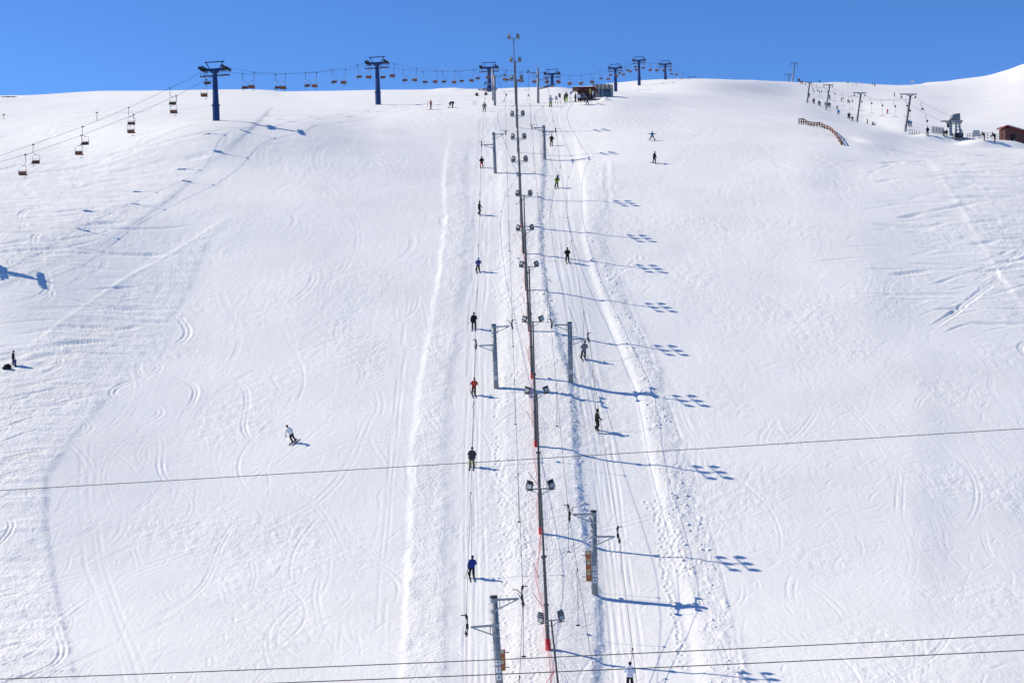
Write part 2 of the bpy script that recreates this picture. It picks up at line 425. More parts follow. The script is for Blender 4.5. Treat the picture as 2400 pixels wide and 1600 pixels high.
def on_snow(px, Y):
    X = (px-CX)*Y/F; return Vector((X, Y, hz(X, Y)))
me = bpy.data.meshes.new('snow_slope')
nv = NR*NC; nf = (NR-1)*(NC-1)
me.vertices.add(nv); me.vertices.foreach_set('co', np.stack([XX, YY, ZZ], -1).astype(np.float32).ravel())
ii = (np.arange(NR-1)[:, None]*NC+np.arange(NC-1)[None, :]).ravel()
quads = np.stack([ii, ii+1, ii+NC+1, ii+NC], -1).astype(np.int32)
me.loops.add(nf*4); me.loops.foreach_set('vertex_index', quads.ravel())
me.polygons.add(nf); me.polygons.foreach_set('loop_start', np.arange(nf, dtype=np.int32)*4)
try: me.polygons.foreach_set('loop_total', np.full(nf, 4, np.int32))
except Exception: pass
me.polygons.foreach_set('use_smooth', np.ones(nf, bool))
at = me.attributes.new('loose', 'FLOAT', 'POINT'); at.data.foreach_set('value', np.clip(rough+.5*pat*front, 0, 1).astype(np.float32).ravel())
me.update(calc_edges=True)
snow = bpy.data.objects.new('snow_slope', me); COL.objects.link(snow)
tag(snow, 'wide white ski slope with groomed pistes and ski tracks', None, None, 'structure')
m = bpy.data.materials.new('snow'); m.use_nodes = True; n = m.node_tree; b = n.nodes['Principled BSDF']
b.inputs['Roughness'].default_value = .75; b.inputs['Specular IOR Level'].default_value = .15
tc = n.nodes.new('ShaderNodeTexCoord')
def noise(scale, det, vec=None):
    q = n.nodes.new('ShaderNodeTexNoise'); q.inputs['Scale'].default_value = scale; q.inputs['Detail'].default_value = det
    n.links.new(vec if vec is not None else tc.outputs['Object'], q.inputs['Vector']); return q.outputs['Fac']
nA, nB = noise(4.5, 5), noise(.9, 3)
mp = n.nodes.new('ShaderNodeMapping'); mp.inputs['Scale'].default_value = (2.6, .35, .35); mp.inputs['Rotation'].default_value = (0, 0, R(12))
n.links.new(tc.outputs['Object'], mp.inputs['Vector']); nC = noise(1.0, 4, mp.outputs['Vector'])
at = n.nodes.new('ShaderNodeAttribute'); at.attribute_name = 'loose'
def math2(op, a, b_):
    q = n.nodes.new('ShaderNodeMath'); q.operation = op
    for i, x in enumerate((a, b_)):
        if isinstance(x, (int, float)): q.inputs[i].default_value = x
        else: n.links.new(x, q.inputs[i])
    return q.outputs[0]
lo = math2('MULTIPLY_ADD', at.outputs['Fac'], .9); lo.node.inputs[2].default_value = .22
hh = math2('ADD', math2('MULTIPLY', math2('MULTIPLY', nA, .10), lo), math2('MULTIPLY', nB, .028))
hh = math2('ADD', hh, math2('MULTIPLY', nC, .024))
bp = n.nodes.new('ShaderNodeBump'); bp.inputs['Strength'].default_value = .75; bp.inputs['Distance'].default_value = 1.0
n.links.new(hh, bp.inputs['Height']); n.links.new(bp.outputs['Normal'], b.inputs['Normal'])
rp = n.nodes.new('ShaderNodeValToRGB'); rp.color_ramp.elements[0].color = (.85, .835, .80, 1); rp.color_ramp.elements[1].color = (.90, .888, .855, 1)
rp.color_ramp.elements[0].position = .3; rp.color_ramp.elements[1].position = .7
n.links.new(noise(.12, 5), rp.inputs['Fac']); n.links.new(rp.outputs['Color'], b.inputs['Base Color'])
me.materials.append(m)
# ------------------------------------------------------------------ materials of the made things
STEEL = mat('galvanised_steel', (.30, .33, .37), .42, .75, .12, 3)
TOWER = mat('grey_painted_steel', (.235, .25, .275), .5, .1, .10, 2)
MASTM = mat('dark_grey_steel', (.10, .098, .096), .55, .1, .25, 1.5)
DARK = mat('dark_steel', (.035, .036, .04), .5, .5, .2, 8)
BLACK = mat('black_rubber', (.014, .014, .015), .7, 0, .2, 8)
BLUE = mat('blue_painted_steel', (.009, .040, .155), .5, .1, .25, 1.2)
ROPE = mat('steel_rope', (.06, .06, .065), .5, .6, .1, 20)
WOODB = mat('brown_chair_panel', (.30, .095, .035), .55, 0, .25, 6)
SEATM = mat('dark_chair_seat', (.035, .020, .016), .6, 0, .2, 6)
REDPAD = mat('red_padding', (.55, .012, .02), .6, 0, .12, 4, .3)
REDPOLE = mat('red_net_pole', (.50, .03, .05), .5)
NETM = mat('red_net_mesh', (.72, .20, .22), .7)
WHITE = mat('white_board', (.78, .78, .76), .5, 0, .05)
INK = mat('dark_print', (.04, .04, .05), .6)
LENS = mat('floodlight_glass', (.50, .50, .48), .45, 0, .08, 3, 0, .4)
HOUS = mat('floodlight_housing', (.05, .05, .055), .5, .4, .2, 6)

# ------------------------------------------------------------------ chairlift over the ridge
LA = Vector((-127.8, 0, 0)); LD = Vector((.348, 1, 0)).normalized(); LN = Vector((LD.y, -LD.x, 0)); HALF = 2.05
LANG = math.atan2(LD.y, LD.x)-math.pi/2
def on_line(px, off):
    A = LA+LN*off; k = (px-CX)/F
    s = (k*A.y-A.x)/(LD.x-k*LD.y)
    return A.x+LD.x*s, A.y+LD.y*s
def rope_pt(px, py, off):
    x, y = on_line(px, off); return Vector((x, y, (CY-py)*y/F))
def pylon_parts(root, h):
    m = MB(); m.tube([(0, 0, -1.2), (0, 0, 2.5)], [.58, .56], 14); m.build('lower_shaft', BLUE, root, smooth=False)
    m = MB(); m.tube([(0, 0, 2.5), (0, 0, h-1.45)], [.52, .37], 14); m.build('upper_shaft', BLUE, root)
    m = MB(); m.tube([(0, 0, 2.42), (0, 0, 2.58)], .68, 14); m.build('flange', BLUE, root)
    m = MB(); m.box((0, 0, h-1.28), (4.3, .42, .42)); m.box((0, 0, h-1.5), (1.3, .6, .5)); m.build('cross_arm', BLUE, root)
    m = MB(); m.box((0, 0, h-2.25), (4.9, .7, .16)); m.build('catwalk', BLUE, root)
    for sx in (-1, 1):
        m = MB()
        for x in (2.4, 1.8, 1.2): m.bar((sx*x, 0, h-2.2), (sx*x, 0, h-1.68), .05, .05)
        m.bar((sx*2.45, 0, h-1.68), (sx*.9, 0, h-1.68), .04, .04)
        m.build('catwalk_railing', BLUE, root)
    for sx in (-1, 1):
        m = MB(); m.bar((sx*.85, 0, h-1.1), (sx*1.45, 0, h-.04), .12, .12); m.build('lifting_strut', BLUE, root)
    m = MB(); m.bar((-1.7, 0, h), (1.7, 0, h), .14, .16); m.build('lifting_beam', BLUE, root)
    for sx in (-1, 1):
        m = MB(); m.box((sx*HALF, 0, h-1.02), (.2, 3.4, .22)); m.box((sx*(HALF-.3), 0, h-.98), (.14, 2.6, .5)); m.box((sx*HALF, 0, h-1.15), (.5, .5, .4))
        fr = m.build('sheave_frame', DARK, root)
        for k in range(6):
            q = MB(); q.disc((0, 0, 0), (1, 0, 0), .21, .14, 12); q.build('sheave', DARK, fr, (sx*HALF, -1.55+k*.62, h-1.2))
PY = [(-175, 640, 415, -178), (507, 284, 145.5, 502.5), (886.5, 247.5, 134, 883), (1147, 222, 147, 1146), (1294, 214, 163, 1294), (1443, 213.5, 151, 1442), (1498, 192, 133.5, 1497.5), (1559.5, 196, 143, 1559), (1622.5, 238, 180.5, 1622)]
WHERE = ['cut off by the left picture edge', 'nearest in view, left of all others', 'second from the left, alone on the snow', 'third from the left, beside two shrubs', 'left of the red hut, foot hidden by the ridge', 'right beside the grey glazed shelter', 'highest against the sky, right of the shelter', 'last one with its shaft in view', 'only its top frame showing above the ridge']
pyl = []
for i, (px, pb, pt, ptx) in enumerate(PY):
    x, y = on_line(px, 0); zt = (CY-pt)*y/F
    zb = hz(x, y)
    h = zt-(CY-pb)*y/F
    h = min(max(zt-zb, 8.5), 14.5)
    o = thing('chairlift_pylon', (x, y, zt-h), 'blue chairlift pylon with V frame, '+WHERE[i], 'pylon', 'blue chairlift pylons', LANG*.55, math.atan2((ptx-px)*y/F, h))
    pylon_parts(o, h); pyl.append((px, x, y, zt))
def pyl_rope(i, off):
    px, x, y, zt = pyl[i]; c = Vector((x, y, 0)); n = Vector((math.cos(LANG*.55), math.sin(LANG*.55), 0))
    p = c+n*off; return Vector((p.x, p.y, zt-.98))
near_px = [None, (-60, 394), (0, 379.5), (59, 363), (190, 318), (300, 275), (413, 225), (470, 195), None, (595, 170), (669, 173.5), (742, 170.5), (810, 164), None, (924, 150.5), (975, 161), (1024, 166), (1068, 168), (1109, 165), None, (1186, 164), (1247, 170), None, (1309, 174.5), (1334, 177), (1361, 177.3), (1392, 175), (1428, 168), None, (1464, 158), (1479, 151), None, (1510, 144), (1526, 149), (1541, 150), None, (1573, 155), (1600, 170), None]
far_px = [None, (-60, 381), (0, 365), (78, 339), (195, 297), (303, 252), (399, 207), (455, 180), None, (569, 173.5), (646, 175), (716, 171.5), (779, 164), (838, 153), None, (893, 155), (945, 163), (992, 168), (1037, 168), (1078, 167), (1116, 161.5), None, (1196, 168), (1240, 172), None, (1306, 175), (1334, 177), (1361, 177), (1383, 173.5), (1406, 167), (1428, 159.5), None, (1451, 155), (1468, 149), (1487, 142), None, (1506, 144), (1524, 149), (1541, 150), None, (1573, 160), (1600, 174), None]
ropes = {}
for nm, lst, off in (('uphill strand on the right side', near_px, HALF), ('returning strand on the left side', far_px, -HALF)):
    pts = []; k = 0
    for it in lst:
        if it is None: pts.append(pyl_rope(k, off)); k += 1
        else: pts.append(rope_pt(it[0], it[1], off))
    pts.sort(key=lambda p: p.y)
    pts = [p for i, p in enumerate(pts) if i == 0 or p.y-pts[i-1].y > .4]
    ropes[off] = pts
    tag(MB().tube(pts, .021, 5).build('haul_rope', ROPE), 'dark steel rope carrying the chairs, '+nm, 'cable')
def rope_at(px, off):
    pts = ropes[off]; x, y = on_line(px, off)
    for a, b in zip(pts, pts[1:]):
        if a.y <= y <= b.y: return a.lerp(b, (y-a.y)/(b.y-a.y))
    return rope_pt(px, 170, off)
def chair_proto(side, label):
    # the grip is at the origin; side +1: the hanger bows out to the right
    o = thing('lift_chair', (0, 0, 0), label, 'chair', 'two-seat chairs hanging from the chairlift rope')
    m = MB(); m.tube([(0, 0, .05), (side*.03, 0, -.3), (side*.06, 0, -.85), (side*-.05, 0, -1.2), (side*-.3, 0, -1.38), (side*-.55, 0, -1.4)], .032, 6); m.box((0, 0, .0), (.14, .4, .14)); m.build('hanger', DARK, o)
    cx = -side*.42
    m = MB()
    m.tube([(cx-.54, .1, -2.5), (cx-.56, 0, -1.95), (cx-.48, 0, -1.46), (cx-.36, 0, -1.4), (cx+.36, 0, -1.4), (cx+.48, 0, -1.46), (cx+.56, 0, -1.95), (cx+.54, .1, -2.5)], .026, 6); m.build('frame', STEEL, o)
    m = MB(); m.tube([(cx-.55, -.02*0, -2.0), (cx+.55, 0, -2.0)], .022, 6); m.build('safety_bar', STEEL, o)
    m = MB(); m.box((cx, .0, -2.33), (1.08, .07, .42)); m.build('backrest', WOODB, o)
    m = MB(); m.box((cx, .26, -2.55), (1.06, .5, .09)); m.build('seat', SEATM, o)
    m = MB(); m.tube([(cx+side*.1, .45, -2.6), (cx+side*.1, .5, -2.95)], .022, 5); m.tube([(cx-.16, .5, -2.95), (cx+.3*side+.1, .5, -2.95)], .022, 5); m.build('footrest', DARK, o)
    index_kids(o); return o
near_ch = [55+4.5, 191, 313+0, 413, 484+0, 595, 669, 742, 810, 869, 924, 976, 1024, 1068, 1109, 1148, 1187, 1222, 1256, 1285, 1311, 1338, 1364, 1391.6, 1428.6, 1448.5, 1464, 1479.5, 1494.5, 1510.5, 1526, 1541.5, 1558, 1573.5, 1588, 1601]
far_ch = [78, 194, 302, 399, 480.5, 569, 646, 716, 779, 838, 893, 945, 992, 1037, 1078, 1116, 1153, 1186.5, 1219, 1250, 1279, 1307, 1333.5, 1360, 1383.5, 1406, 1428, 1449.5, 1468, 1486.5, 1504.5, 1522.5, 1539.5, 1555, 1572]
NUM = 'one two three four five six seven eight nine ten eleven twelve'.split()
def spanof(px):
    e = [p[0] for p in PY[1:]]
    if px < e[0]: return 'over the slope before the first blue pylon'
    for i in range(len(e)-1):
        if px < e[i+1]: return f'between {ORD[i]} and {ORD[i+1]} blue pylons'
    return 'beyond the last blue pylon'
for lst, off, side, dirn, look in ((near_ch, HALF, 1, 0, 'brown-backed near-rope chair'), (far_ch, -HALF, -1, math.pi, 'dark-fronted far-rope chair')):
    cnt = {}; proto = None
    for px in lst: cnt.setdefault(spanof(px), []).append(px)
    for px in lst:
        sp = spanof(px); l = cnt[sp]; k = l.index(px)
        label = f'{look}, {ORD[k]} from left of {NUM[len(l)-1]} {sp}' if len(l) > 1 else f'{look}, the only one {sp}'
        p = rope_at(px, off)
        if proto is None:
            proto = chair_proto(1, label)
            o = proto; o.location = p; o.rotation_euler.z = LANG*.6+dirn
        else:
            o = copy_thing(proto, p, label, LANG*.6+dirn+random.uniform(-.12, .12))

# ------------------------------------------------------------------ floodlight masts up the middle
MH = 11.4
def mast_proto(label, pad):
    o = thing('floodlight_mast', (0, 0, 0), label, 'floodlight', 'floodlight masts between the two drag lifts')
    m = MB(); m.tube([(0, 0, -1.0), (0, 0, 3.2)], [.145, .135], 12); m.tube([(0, 0, 3.2), (0, 0, 6.6)], [.115, .11], 12); m.tube([(0, 0, 6.6), (0, 0, MH)], [.085, .07], 10)
    m.build('pole', MASTM, o)
    m = MB(); m.tube([(0, 0, 6.52), (0, 0, 6.68)], .2, 12); m.tube([(0, 0, 3.12), (0, 0, 3.26)], .19, 12); m.build('collar', MASTM, o)
    m = MB(); m.bar((-.95, 0, MH), (.95, 0, MH), .09, .09)
    for sx in (-1, 1): m.bar((sx*.7, -1.05, MH-.02), (sx*.7, 1.05, MH-.02), .07, .07)
    m.bar((-.7, 0, MH-.05), (0, 0, MH-.45), .05, .05); m.bar((.7, 0, MH-.05), (0, 0, MH-.45), .05, .05)
    m.build('lamp_frame', STEEL, o)
    for sx in (-1, 1):
        for y in (-.9, 0, .9):
            rot = (Matrix.Rotation(R(sx*-17), 3, 'Y') @ Matrix.Rotation(R(sx*22), 3, 'Z') @ Matrix.Rotation(R(-12), 3, 'X'))
            m = MB(); m.box((0, .04, .0), (.41, .2, .37), None); m.box((0, .2, .02), (.30, .16, .26)); m.box((0, .02, .205), (.44, .3, .04))
            m.v = [tuple(rot @ Vector(v)) for v in m.v]
            m.bar((-.24, 0, -.28), (.24, 0, -.28), .05, .05); m.bar((0, 0, -.32), (0, 0, -.2), .06, .06)
            hs = m.build('floodlight', HOUS, o, (sx*.78, y, MH+.30))
            g = MB(); g.box((0, -.068, -.01), (.34, .02, .29)); g.v = [tuple(rot @ Vector(v)) for v in g.v]; g.build('glass', LENS, hs)
    index_kids(o); return o
MASTS = [(1330, 1885, 1292, 1453), (1285, 1522, 1267, 1145), (1267, 1250, 1258, 921.5), (1256, 1046, 1249, 754), (1247, 886, 1240, 625), (1240, 776, 1231, 539), (1233, 680, 1228, 458), (1227, 594, 1218, 378), (1222, 530, 1215.5, 325), (1218.5, 460, 1213, 271), (1214, 358, 1211, 187), (1211, 299, 1208, 144), (1209, 247, 1203.5, 90)]
mproto = None; mast_pos = []
for i, (bx, by, tx, ty) in enumerate(MASTS):
    if by > 1650:
        Yb = 81.0; b = on_snow(bx, Yb)
    else: b = ground(bx, by)
    Yb = b.y; t = P(tx, ty, Yb); d = t-b; L = d.length
    lean = math.atan2(d.x, d.z)
    label = ['floodlight mast nearest the viewer, its foot below the picture', 'floodlight mast with a red pad at its foot, second from the bottom'][i] if i < 2 else f'grey floodlight mast, {ORD[i]} one up the slope from the bottom' if i < 12 else 'topmost floodlight mast, its lamps highest against the sky'
    if mproto is None:
        mproto = mast_proto(label, False); o = mproto; o.location = b; o.rotation_euler.y = lean; s = L/MH; o.scale = (s, s, s)
    else: o = copy_thing(mproto, b, label, 0, lean, L/MH)
    mast_pos.append((b, lean, L))
    if i in (1, 2, 3, 4):
        m = MB(); rr_ = .20 if i == 1 else .165
        m.tube([(0, 0, -.3), (0, 0, .2), (0, 0, .7 if i == 1 else .5), (0, 0, .78 if i == 1 else .58)], [rr_, rr_, rr_*.92, rr_*.8], 14)
        for k in (.12, .4): m.tube([(0, 0, k), (0, 0, k+.04)], rr_+.012, 14)
        pd = m.build('crash_pad', REDPAD, None, b); pd.rotation_euler.y = lean
        tag(pd, 'red padding round the foot of the '+ORD[i]+' floodlight mast from the bottom', 'crash pad', 'red pads round the floodlight masts')

# ------------------------------------------------------------------ drag lift towers
def tower_proto(mir, label, h=6.4):
    # mir=+1: upper arm to the left (-x), lower arm to the right
    o = thing('drag_lift_tower', (0, 0, 0), label, 'lift tower', 'grey towers of the two drag lifts')
    m = MB(); m.tube([(0, 0, -1.2), (0, 0, h-.12)], [.255, .225], 18); m.build('column', TOWER, o, smooth=True)
    m = MB(); m.tube([(0, 0, h-.12), (0, 0, h)], .25, 18); m.build('cap', DARK, o)
    m = MB()
    for z in (1.0, 2.0, 2.9, 4.0, 5.2): m.tube([(0, 0, z-.02), (0, 0, z+.02)], .25, 18)
    m.build('weld_ring', TOWER, o)
    m = MB()
    for k in range(9): m.bar((.2, -.03, 1.5+k*.5), (.36, -.03, 1.5+k*.5), .025, .025); m.bar((-.2, -.03, 1.75+k*.5), (-.36, -.03, 1.75+k*.5), .025, .025)
    m.build('climbing_rung', DARK, o)
    pitch = R(21)
    for up in (True, False):
        sx = -mir if up else mir
        z = h-.28 if up else 4.35
        L = 1.82
        m = MB(); m.bar((sx*.2, 0, z), (sx*(L-.22), 0, z-.02), .11, .13)
        m.bar((sx*.2, 0, z-.62), (sx*(L-.35), 0, z-.08), .07, .07); m.bar((sx*.36, 0, z-.02), (sx*.36, 0, z-.56), .05, .05)
        m.tube([(0, 0, z-.11), (0, 0, z+.11)], .25, 16); m.tube([(0, 0, z-.7), (0, 0, z-.56)], .25, 16)
        m.build('arm', STEEL, o)
        rot = Matrix.Rotation(pitch, 3, 'X')
        m = MB()
        m.box((0, 0, .02), (.065, 2.3, .08)); m.box((.0, 0, -.02), (.16, .3, .22)); m.v = [tuple(rot @ Vector(v)) for v in m.v]
        tip = rot @ Vector((0, 1.05, .18)); m.bar(tip, tip+Vector((sx*.42, 0, .0)), .06, .06)
        if up:
            m.tube([rot @ Vector((0, -.8, .2)), rot @ Vector((-.1*sx, -.85, .5)), rot @ Vector((-.25*sx, -.7, .75))], .025, 5)
            m.tube([rot @ Vector((0, .2, .1)), rot @ Vector((-.3*sx, .2, .45)), rot @ Vector((-.55*sx, .1, .55))], .03, 5)
        lv = m.build('sheave_lever', DARK, o, (sx*L, 0, z+.06))
        for yy in (-1.0, 1.0):
            c = rot @ Vector((sx*.08, yy, .1))
            q = MB(); q.disc((0, 0, 0), (1, 0, 0), .22, .06, 16); q.disc((0, 0, 0), (1, 0, 0), .07, .14, 8); q.build('sheave', BLACK, lv, c)
    return o
TW = [('L', 1172, 1622, 1157, 1395, 'left drag lift tower with orange panel, cut by the lower picture edge'),
      ('L', 1163, 909, 1157, 759, 'left drag lift tower with white lettering down its column'),
      ('L', 1161, 406, 1156.5, 311, 'left drag lift tower near the top of the slope, left of the mast row'),
      ('R', 1394, 1391, 1391, 1195, 'right drag lift tower with a tall orange panel'),
      ('R', 1338, 895, 1335, 754, 'right drag lift tower with white notices, middle one of its row'),
      ('R', 1277, 374, 1274, 295, 'right drag lift tower standing on the snow bank near the top')]
ATT = {'L': {'up': [], 'down': []}, 'R': {'up': [], 'down': []}}
TWO = {}
for side, bx, by, tx, ty, label in TW:
    b = ground(bx, by) if by < 1640 else on_snow(bx, 91)
    t = P(tx, ty, b.y); h = (t-b).length; lean = math.atan2(t.x-b.x, t.z-b.z)
    mir = 1 if side == 'R' else -1
    o = tower_proto(mir, label, h); o.location = b; o.rotation_euler.y = lean
    TWO[label] = (o, h)
    rot = Matrix.Rotation(lean, 3, 'Y')
    du, lw = b+rot @ Vector((-mir*1.9, 0, h-.05)), b+rot @ Vector((mir*1.9, 0, 4.58))
    ATT[side]['down'].append(du); ATT[side]['up'].append(lw)
# upper end: grey poles with arms and the return wheels
def top_pole(bx, by, tx, ty, label, spike=False):
    b = ground(bx, by); t = P(tx, ty, b.y); h = t.z-b.z
    o = thing('return_station_pole', b, label, 'lift tower', 'grey poles of the upper drag lift stations', 0, math.atan2(t.x-b.x, h))
    m = MB(); m.tube([(0, 0, -.8), (0, 0, h-.6 if spike else h)], [.26, .22], 16)
    if spike: m.tube([(0, 0, h-.6), (0, 0, h+.4)], [.2, .02], 12)
    m.build('column', TOWER, o, smooth=True); return o, b, h
oD, bD, hD = top_pole(1160, 248, 1158.5, 177, 'grey steel pole of the left drag lift top station, front one of the pair')
oD2, bD2, hD2 = top_pole(1156, 236, 1154.5, 160, 'grey steel pole of the left drag lift top station, rear one of the pair')
oH, bH, hH = top_pole(1261.5, 242, 1260.5, 158, 'grey steel pole with pointed tip at the right drag lift top station', True)
def top_arm(o, h, sx, z, L, dz):
    m = MB(); m.bar((sx*.15, 0, z), (sx*L, 0, z+dz), .1, .12); m.bar((sx*.15, 0, z-.5), (sx*L*.8, 0, z+dz*.8-.05), .06, .06); m.build('arm', STEEL, o)
    m = MB(); m.box((0, 0, 0), (.1, 1.7, .14), Matrix.Rotation(R(28), 3, 'X') @ Matrix.Rotation(R(sx*18), 3, 'Z')); lv = m.build('sheave_lever', DARK, o, (sx*L, 0, z+dz+.1))
    for yy in (-.7, .7):
        q = MB(); q.disc((0, 0, 0), (1, 0, 0), .25, .08, 14); q.build('sheave', BLACK, lv, (sx*.06, yy*.9, yy*.42+.1))
top_arm(oD, hD, 1, hD-.2, 2.0, .15); top_arm(oD, hD, -1, hD-1.6, 1.75, 0)
top_arm(oH, hH, -1, hH-1.2, 1.95, .25); top_arm(oH, hH, 1, hH-2.5, 1.75, 0)
def bullwheel(o, c, r, tilt, label, mt):
    w = bpy.data.objects.new('return_wheel', None); COL.objects.link(w); w.parent = o
    w.matrix_basis = (Matrix.Translation(o.location) @ o.rotation_euler.to_matrix().to_4x4()).inverted() @ (Matrix.Translation(c) @ Euler(tilt).to_matrix().to_4x4())
    m = MB(); n = 20
    ring = [(math.cos(2*math.pi*k/n)*r, math.sin(2*math.pi*k/n)*r, 0) for k in range(n+1)]
    m.tube(ring, .09, 6, False); m.build('rim', mt, w)
    for k in range(5):
        q = MB(); a = math.pi*k/5*2; q.bar((0, 0, 0), (math.cos(a)*r, math.sin(a)*r, 0), .08, .08); q.build('spoke', mt, w)
    m = MB(); m.disc((0, 0, 0), (0, 0, 1), .22, .3, 12); m.build('hub', DARK, w); return w
wl = P(1143, 210, bD.y+14); bullwheel(oD, wl, 1.95, (R(4), 0, 0), 'return wheel seen edge-on between the blue pylon and the left lane, left drag lift', BLUE)
wr = P(1283, 203, bH.y+14); bullwheel(oH, wr, 1.75, (R(4), R(-14), 0), 'tilted return wheel seen edge-on right of the pointed grey pole, right drag lift', BLUE)
ATT['L']['down'].append(bD+Vector((2.0, 0, hD+.15))); ATT['L']['up'].append(bD+Vector((-1.75, 0, hD-1.35)))
ATT['R']['down'].append(bH+Vector((-1.95, 0, hH-.75))); ATT['R']['up'].append(bH+Vector((1.75, 0, hH-2.3)))
for k, c, r in (('L', wl, 1.95), ('R', wr, 1.75)):
    ATT[k]['down'].append(c+Vector((r if k == 'L' else -r, 0, 0))); ATT[k]['up'].append(c+Vector((-r if k == 'L' else r, 0, 0)))
LOW = {('L', 'down'): (1206, 1800, 78), ('L', 'up'): (1093, 1900, 78), ('R', 'down'): (1408, 1640, 86), ('R', 'up'): (1505, 1660, 90)}
LOW = {('L', 'down'): (1205, 1880, 76), ('L', 'up'): (1093, 1960, 76), ('R', 'down'): (1412, 1690, 86), ('R', 'up'): (1505, 1690, 88)}
LROPE = {}
for side in 'LR':
    for di in ('up', 'down'):
        att = sorted(ATT[side][di], key=lambda p: p.y)
        a = P(*LOW[(side, di)]); pts = [a]
        for p, q in zip([a]+att, att):
            n = 14; sag = .011*(q-p).length*(1.5 if di == 'up' else 1.0)
            for k in range(1, n+1):
                t = k/n; v = p.lerp(q, t); v.z -= 4*sag*t*(1-t); pts.append(v)
        LROPE[(side, di)] = pts
        tag(MB().tube(pts, .016, 5).build('drag_lift_rope', ROPE), f"thin steel rope of the {'left' if side == 'L' else 'right'} drag lift, {'above the riders' if di == 'up' else 'carrying the empty hangers'}", 'cable')
def lrope(side, di, Y):
    pts = LROPE[(side, di)]
    for a, b in zip(pts, pts[1:]):
        if a.y <= Y <= b.y: return a.lerp(b, (Y-a.y)/(b.y-a.y))
    return pts[-1]
def lrope_px(side, di, py):                  # where the rope crosses a picture row
    pts = LROPE[(side, di)]
    for a, b in zip(pts, pts[1:]):
        ya, yb = CY-a.z*F/a.y, CY-b.z*F/b.y
        if min(ya, yb) <= py <= max(ya, yb) and abs(ya-yb) > 1e-6: return a.lerp(b, (py-ya)/(yb-ya))
    return pts[3]
def hanger(top, bot, label, group):
    o = thing('drag_lift_hanger', top, label, 'lift hanger', group)
    d = bot-top
    m = MB(); m.tube([(0, 0, .04), (0, 0, -.12), d*.06+Vector((-.12, 0, -.02)), d*.16+Vector((.03, 0, 0)), d*.5, d], [.028, .028, .02, .018, .017, .017], 6); m.build('bar', DARK, o)
    m = MB(); m.box((0, 0, 0), (.1, .22, .1)); m.build('grip', DARK, o)
    m = MB(); m.tube([d+Vector((0, 0, .05)), d+Vector((0, 0, .0)), d+Vector((0, 0, -.04))], [.05, .17, .15], 12); m.build('platter', BLACK, o)
    return o
EMPT = [('L', 1110, 1222, 1211), ('L', 1404, 1537, 1211), ('L', 890, 994, 1217), ('L', 736, 812, 1201), ('L', 1585, 1700, 1206), ('L', 400, 460, 1189), ('L', 520, 588, 1191),
        ('R', 1183, 1292, 1330), ('R', 1334, 1464, 1350), ('R', 899, 998, 1315), ('R', 672, 755, 1281), ('R', 345, 404, 1261), ('R', 452, 516, 1265), ('R', 245, 290, 1243)]
EMPT.sort(key=lambda e: (e[0], -e[1]))
kk = {'L': 0, 'R': 0}
for side, y0, y1, bx in EMPT:
    t = lrope_px(side, 'down', y0); b = P(CX+t.x*F/t.y+2, y1, t.y-.15)
    hanger(t, b, f"empty bar hanging from the {'left' if side == 'L' else 'right'} lift's rope, {ORD[kk[side]]} from the bottom", 'empty drag lift hangers'); kk[side] += 1

# panels and notices on the towers
ORANGE = mat('orange_red_panel', (.42, .075, .02), .5, 0, .12, 3)
MAROON = mat('maroon_panel', (.16, .022, .012), .5)
OCHRE = mat('ochre_print', (.52, .27, .02), .5)
CREAM = mat('cream_disc', (.70, .60, .38), .5)
PINKT = mat('pale_orange_print', (.62, .22, .11), .5)
def panel(px0, px1, py0, py1, Y, fields, label):
    c = P((px0+px1)/2, (py0+py1)/2, Y); W = (px1-px0)*Y/F; Hh = (py1-py0)*Y/F
    o = thing('advert_panel', c, label, 'sign', 'orange panels on the drag lift towers', 0, R(-1.5))
    m = MB(); m.box((0, 0, 0), (W, .05, Hh)); m.build('board', ORANGE, o)
    m = MB(); m.box((0, .05, Hh*.35), (W+.5, .04, .05)); m.box((0, .05, -Hh*.35), (W+.5, .04, .05)); m.build('bracket', DARK, o)
    z = Hh/2
    for kind, f in fields:
        h = Hh*f
        zc = z-h/2
        if kind == 'disc':
            m = MB(); m.box((0, -.028, zc), (W*.94, .008, h*.98)); m.build('field', MAROON, o)
            m = MB(); m.disc((0, -.036, zc), (0, 1, 0), min(W*.36, h*.46), .01, 20); e = m.build('emblem', CREAM, o)
            m = MB(); r = min(W*.36, h*.46); m.box((-r*.1, -.043, zc+r*.1), (r*.8, .006, r*.22), Matrix.Rotation(R(35), 3, 'Y')); m.box((r*.15, -.045, zc-r*.15), (r*.22, .006, r*.9), Matrix.Rotation(R(20), 3, 'Y')); m.box((-r*.3, -.047, zc-r*.3), (r*.5, .006, r*.16)); m.build('emblem_mark', OCHRE, e)
        elif kind == 'text':
            for k in range(3):
                m = MB(); zz = zc+h*(.3-.3*k)
                x = -W*.38
                while x < W*.36:
                    l = random.uniform(.05, .11)*W*1.4; m.box((x+l/2, -.03, zz), (l*.8, .008, h*.17)); x += l
                m.build('lettering', PINKT, o)
        elif kind == 'band':
            m = MB(); m.box((0, -.028, zc), (W*.94, .008, h*.94)); fd = m.build('field', OCHRE, o)
            m = MB()
            for x in (-.3, -.02, .14, .3): m.box((x*W, -.036, zc+random.uniform(-.1, .1)*h), (W*.12, .008, h*.5))
            m.build('lettering', CREAM if random.random() < .5 else MAROON, fd)
        elif kind == 'line':
            m = MB(); m.box((0, -.03, zc+h*.3), (W*.8, .008, h*.12)); m.box((0, -.03, zc-h*.32), (W*.8, .008, h*.12)); m.box((0, -.03, zc), (W*.14, .008, h*.16)); m.build('lettering', PINKT, o)
        z -= h
tR = TWO[TW[3][5]][0]; tL = TWO[TW[0][5]][0]
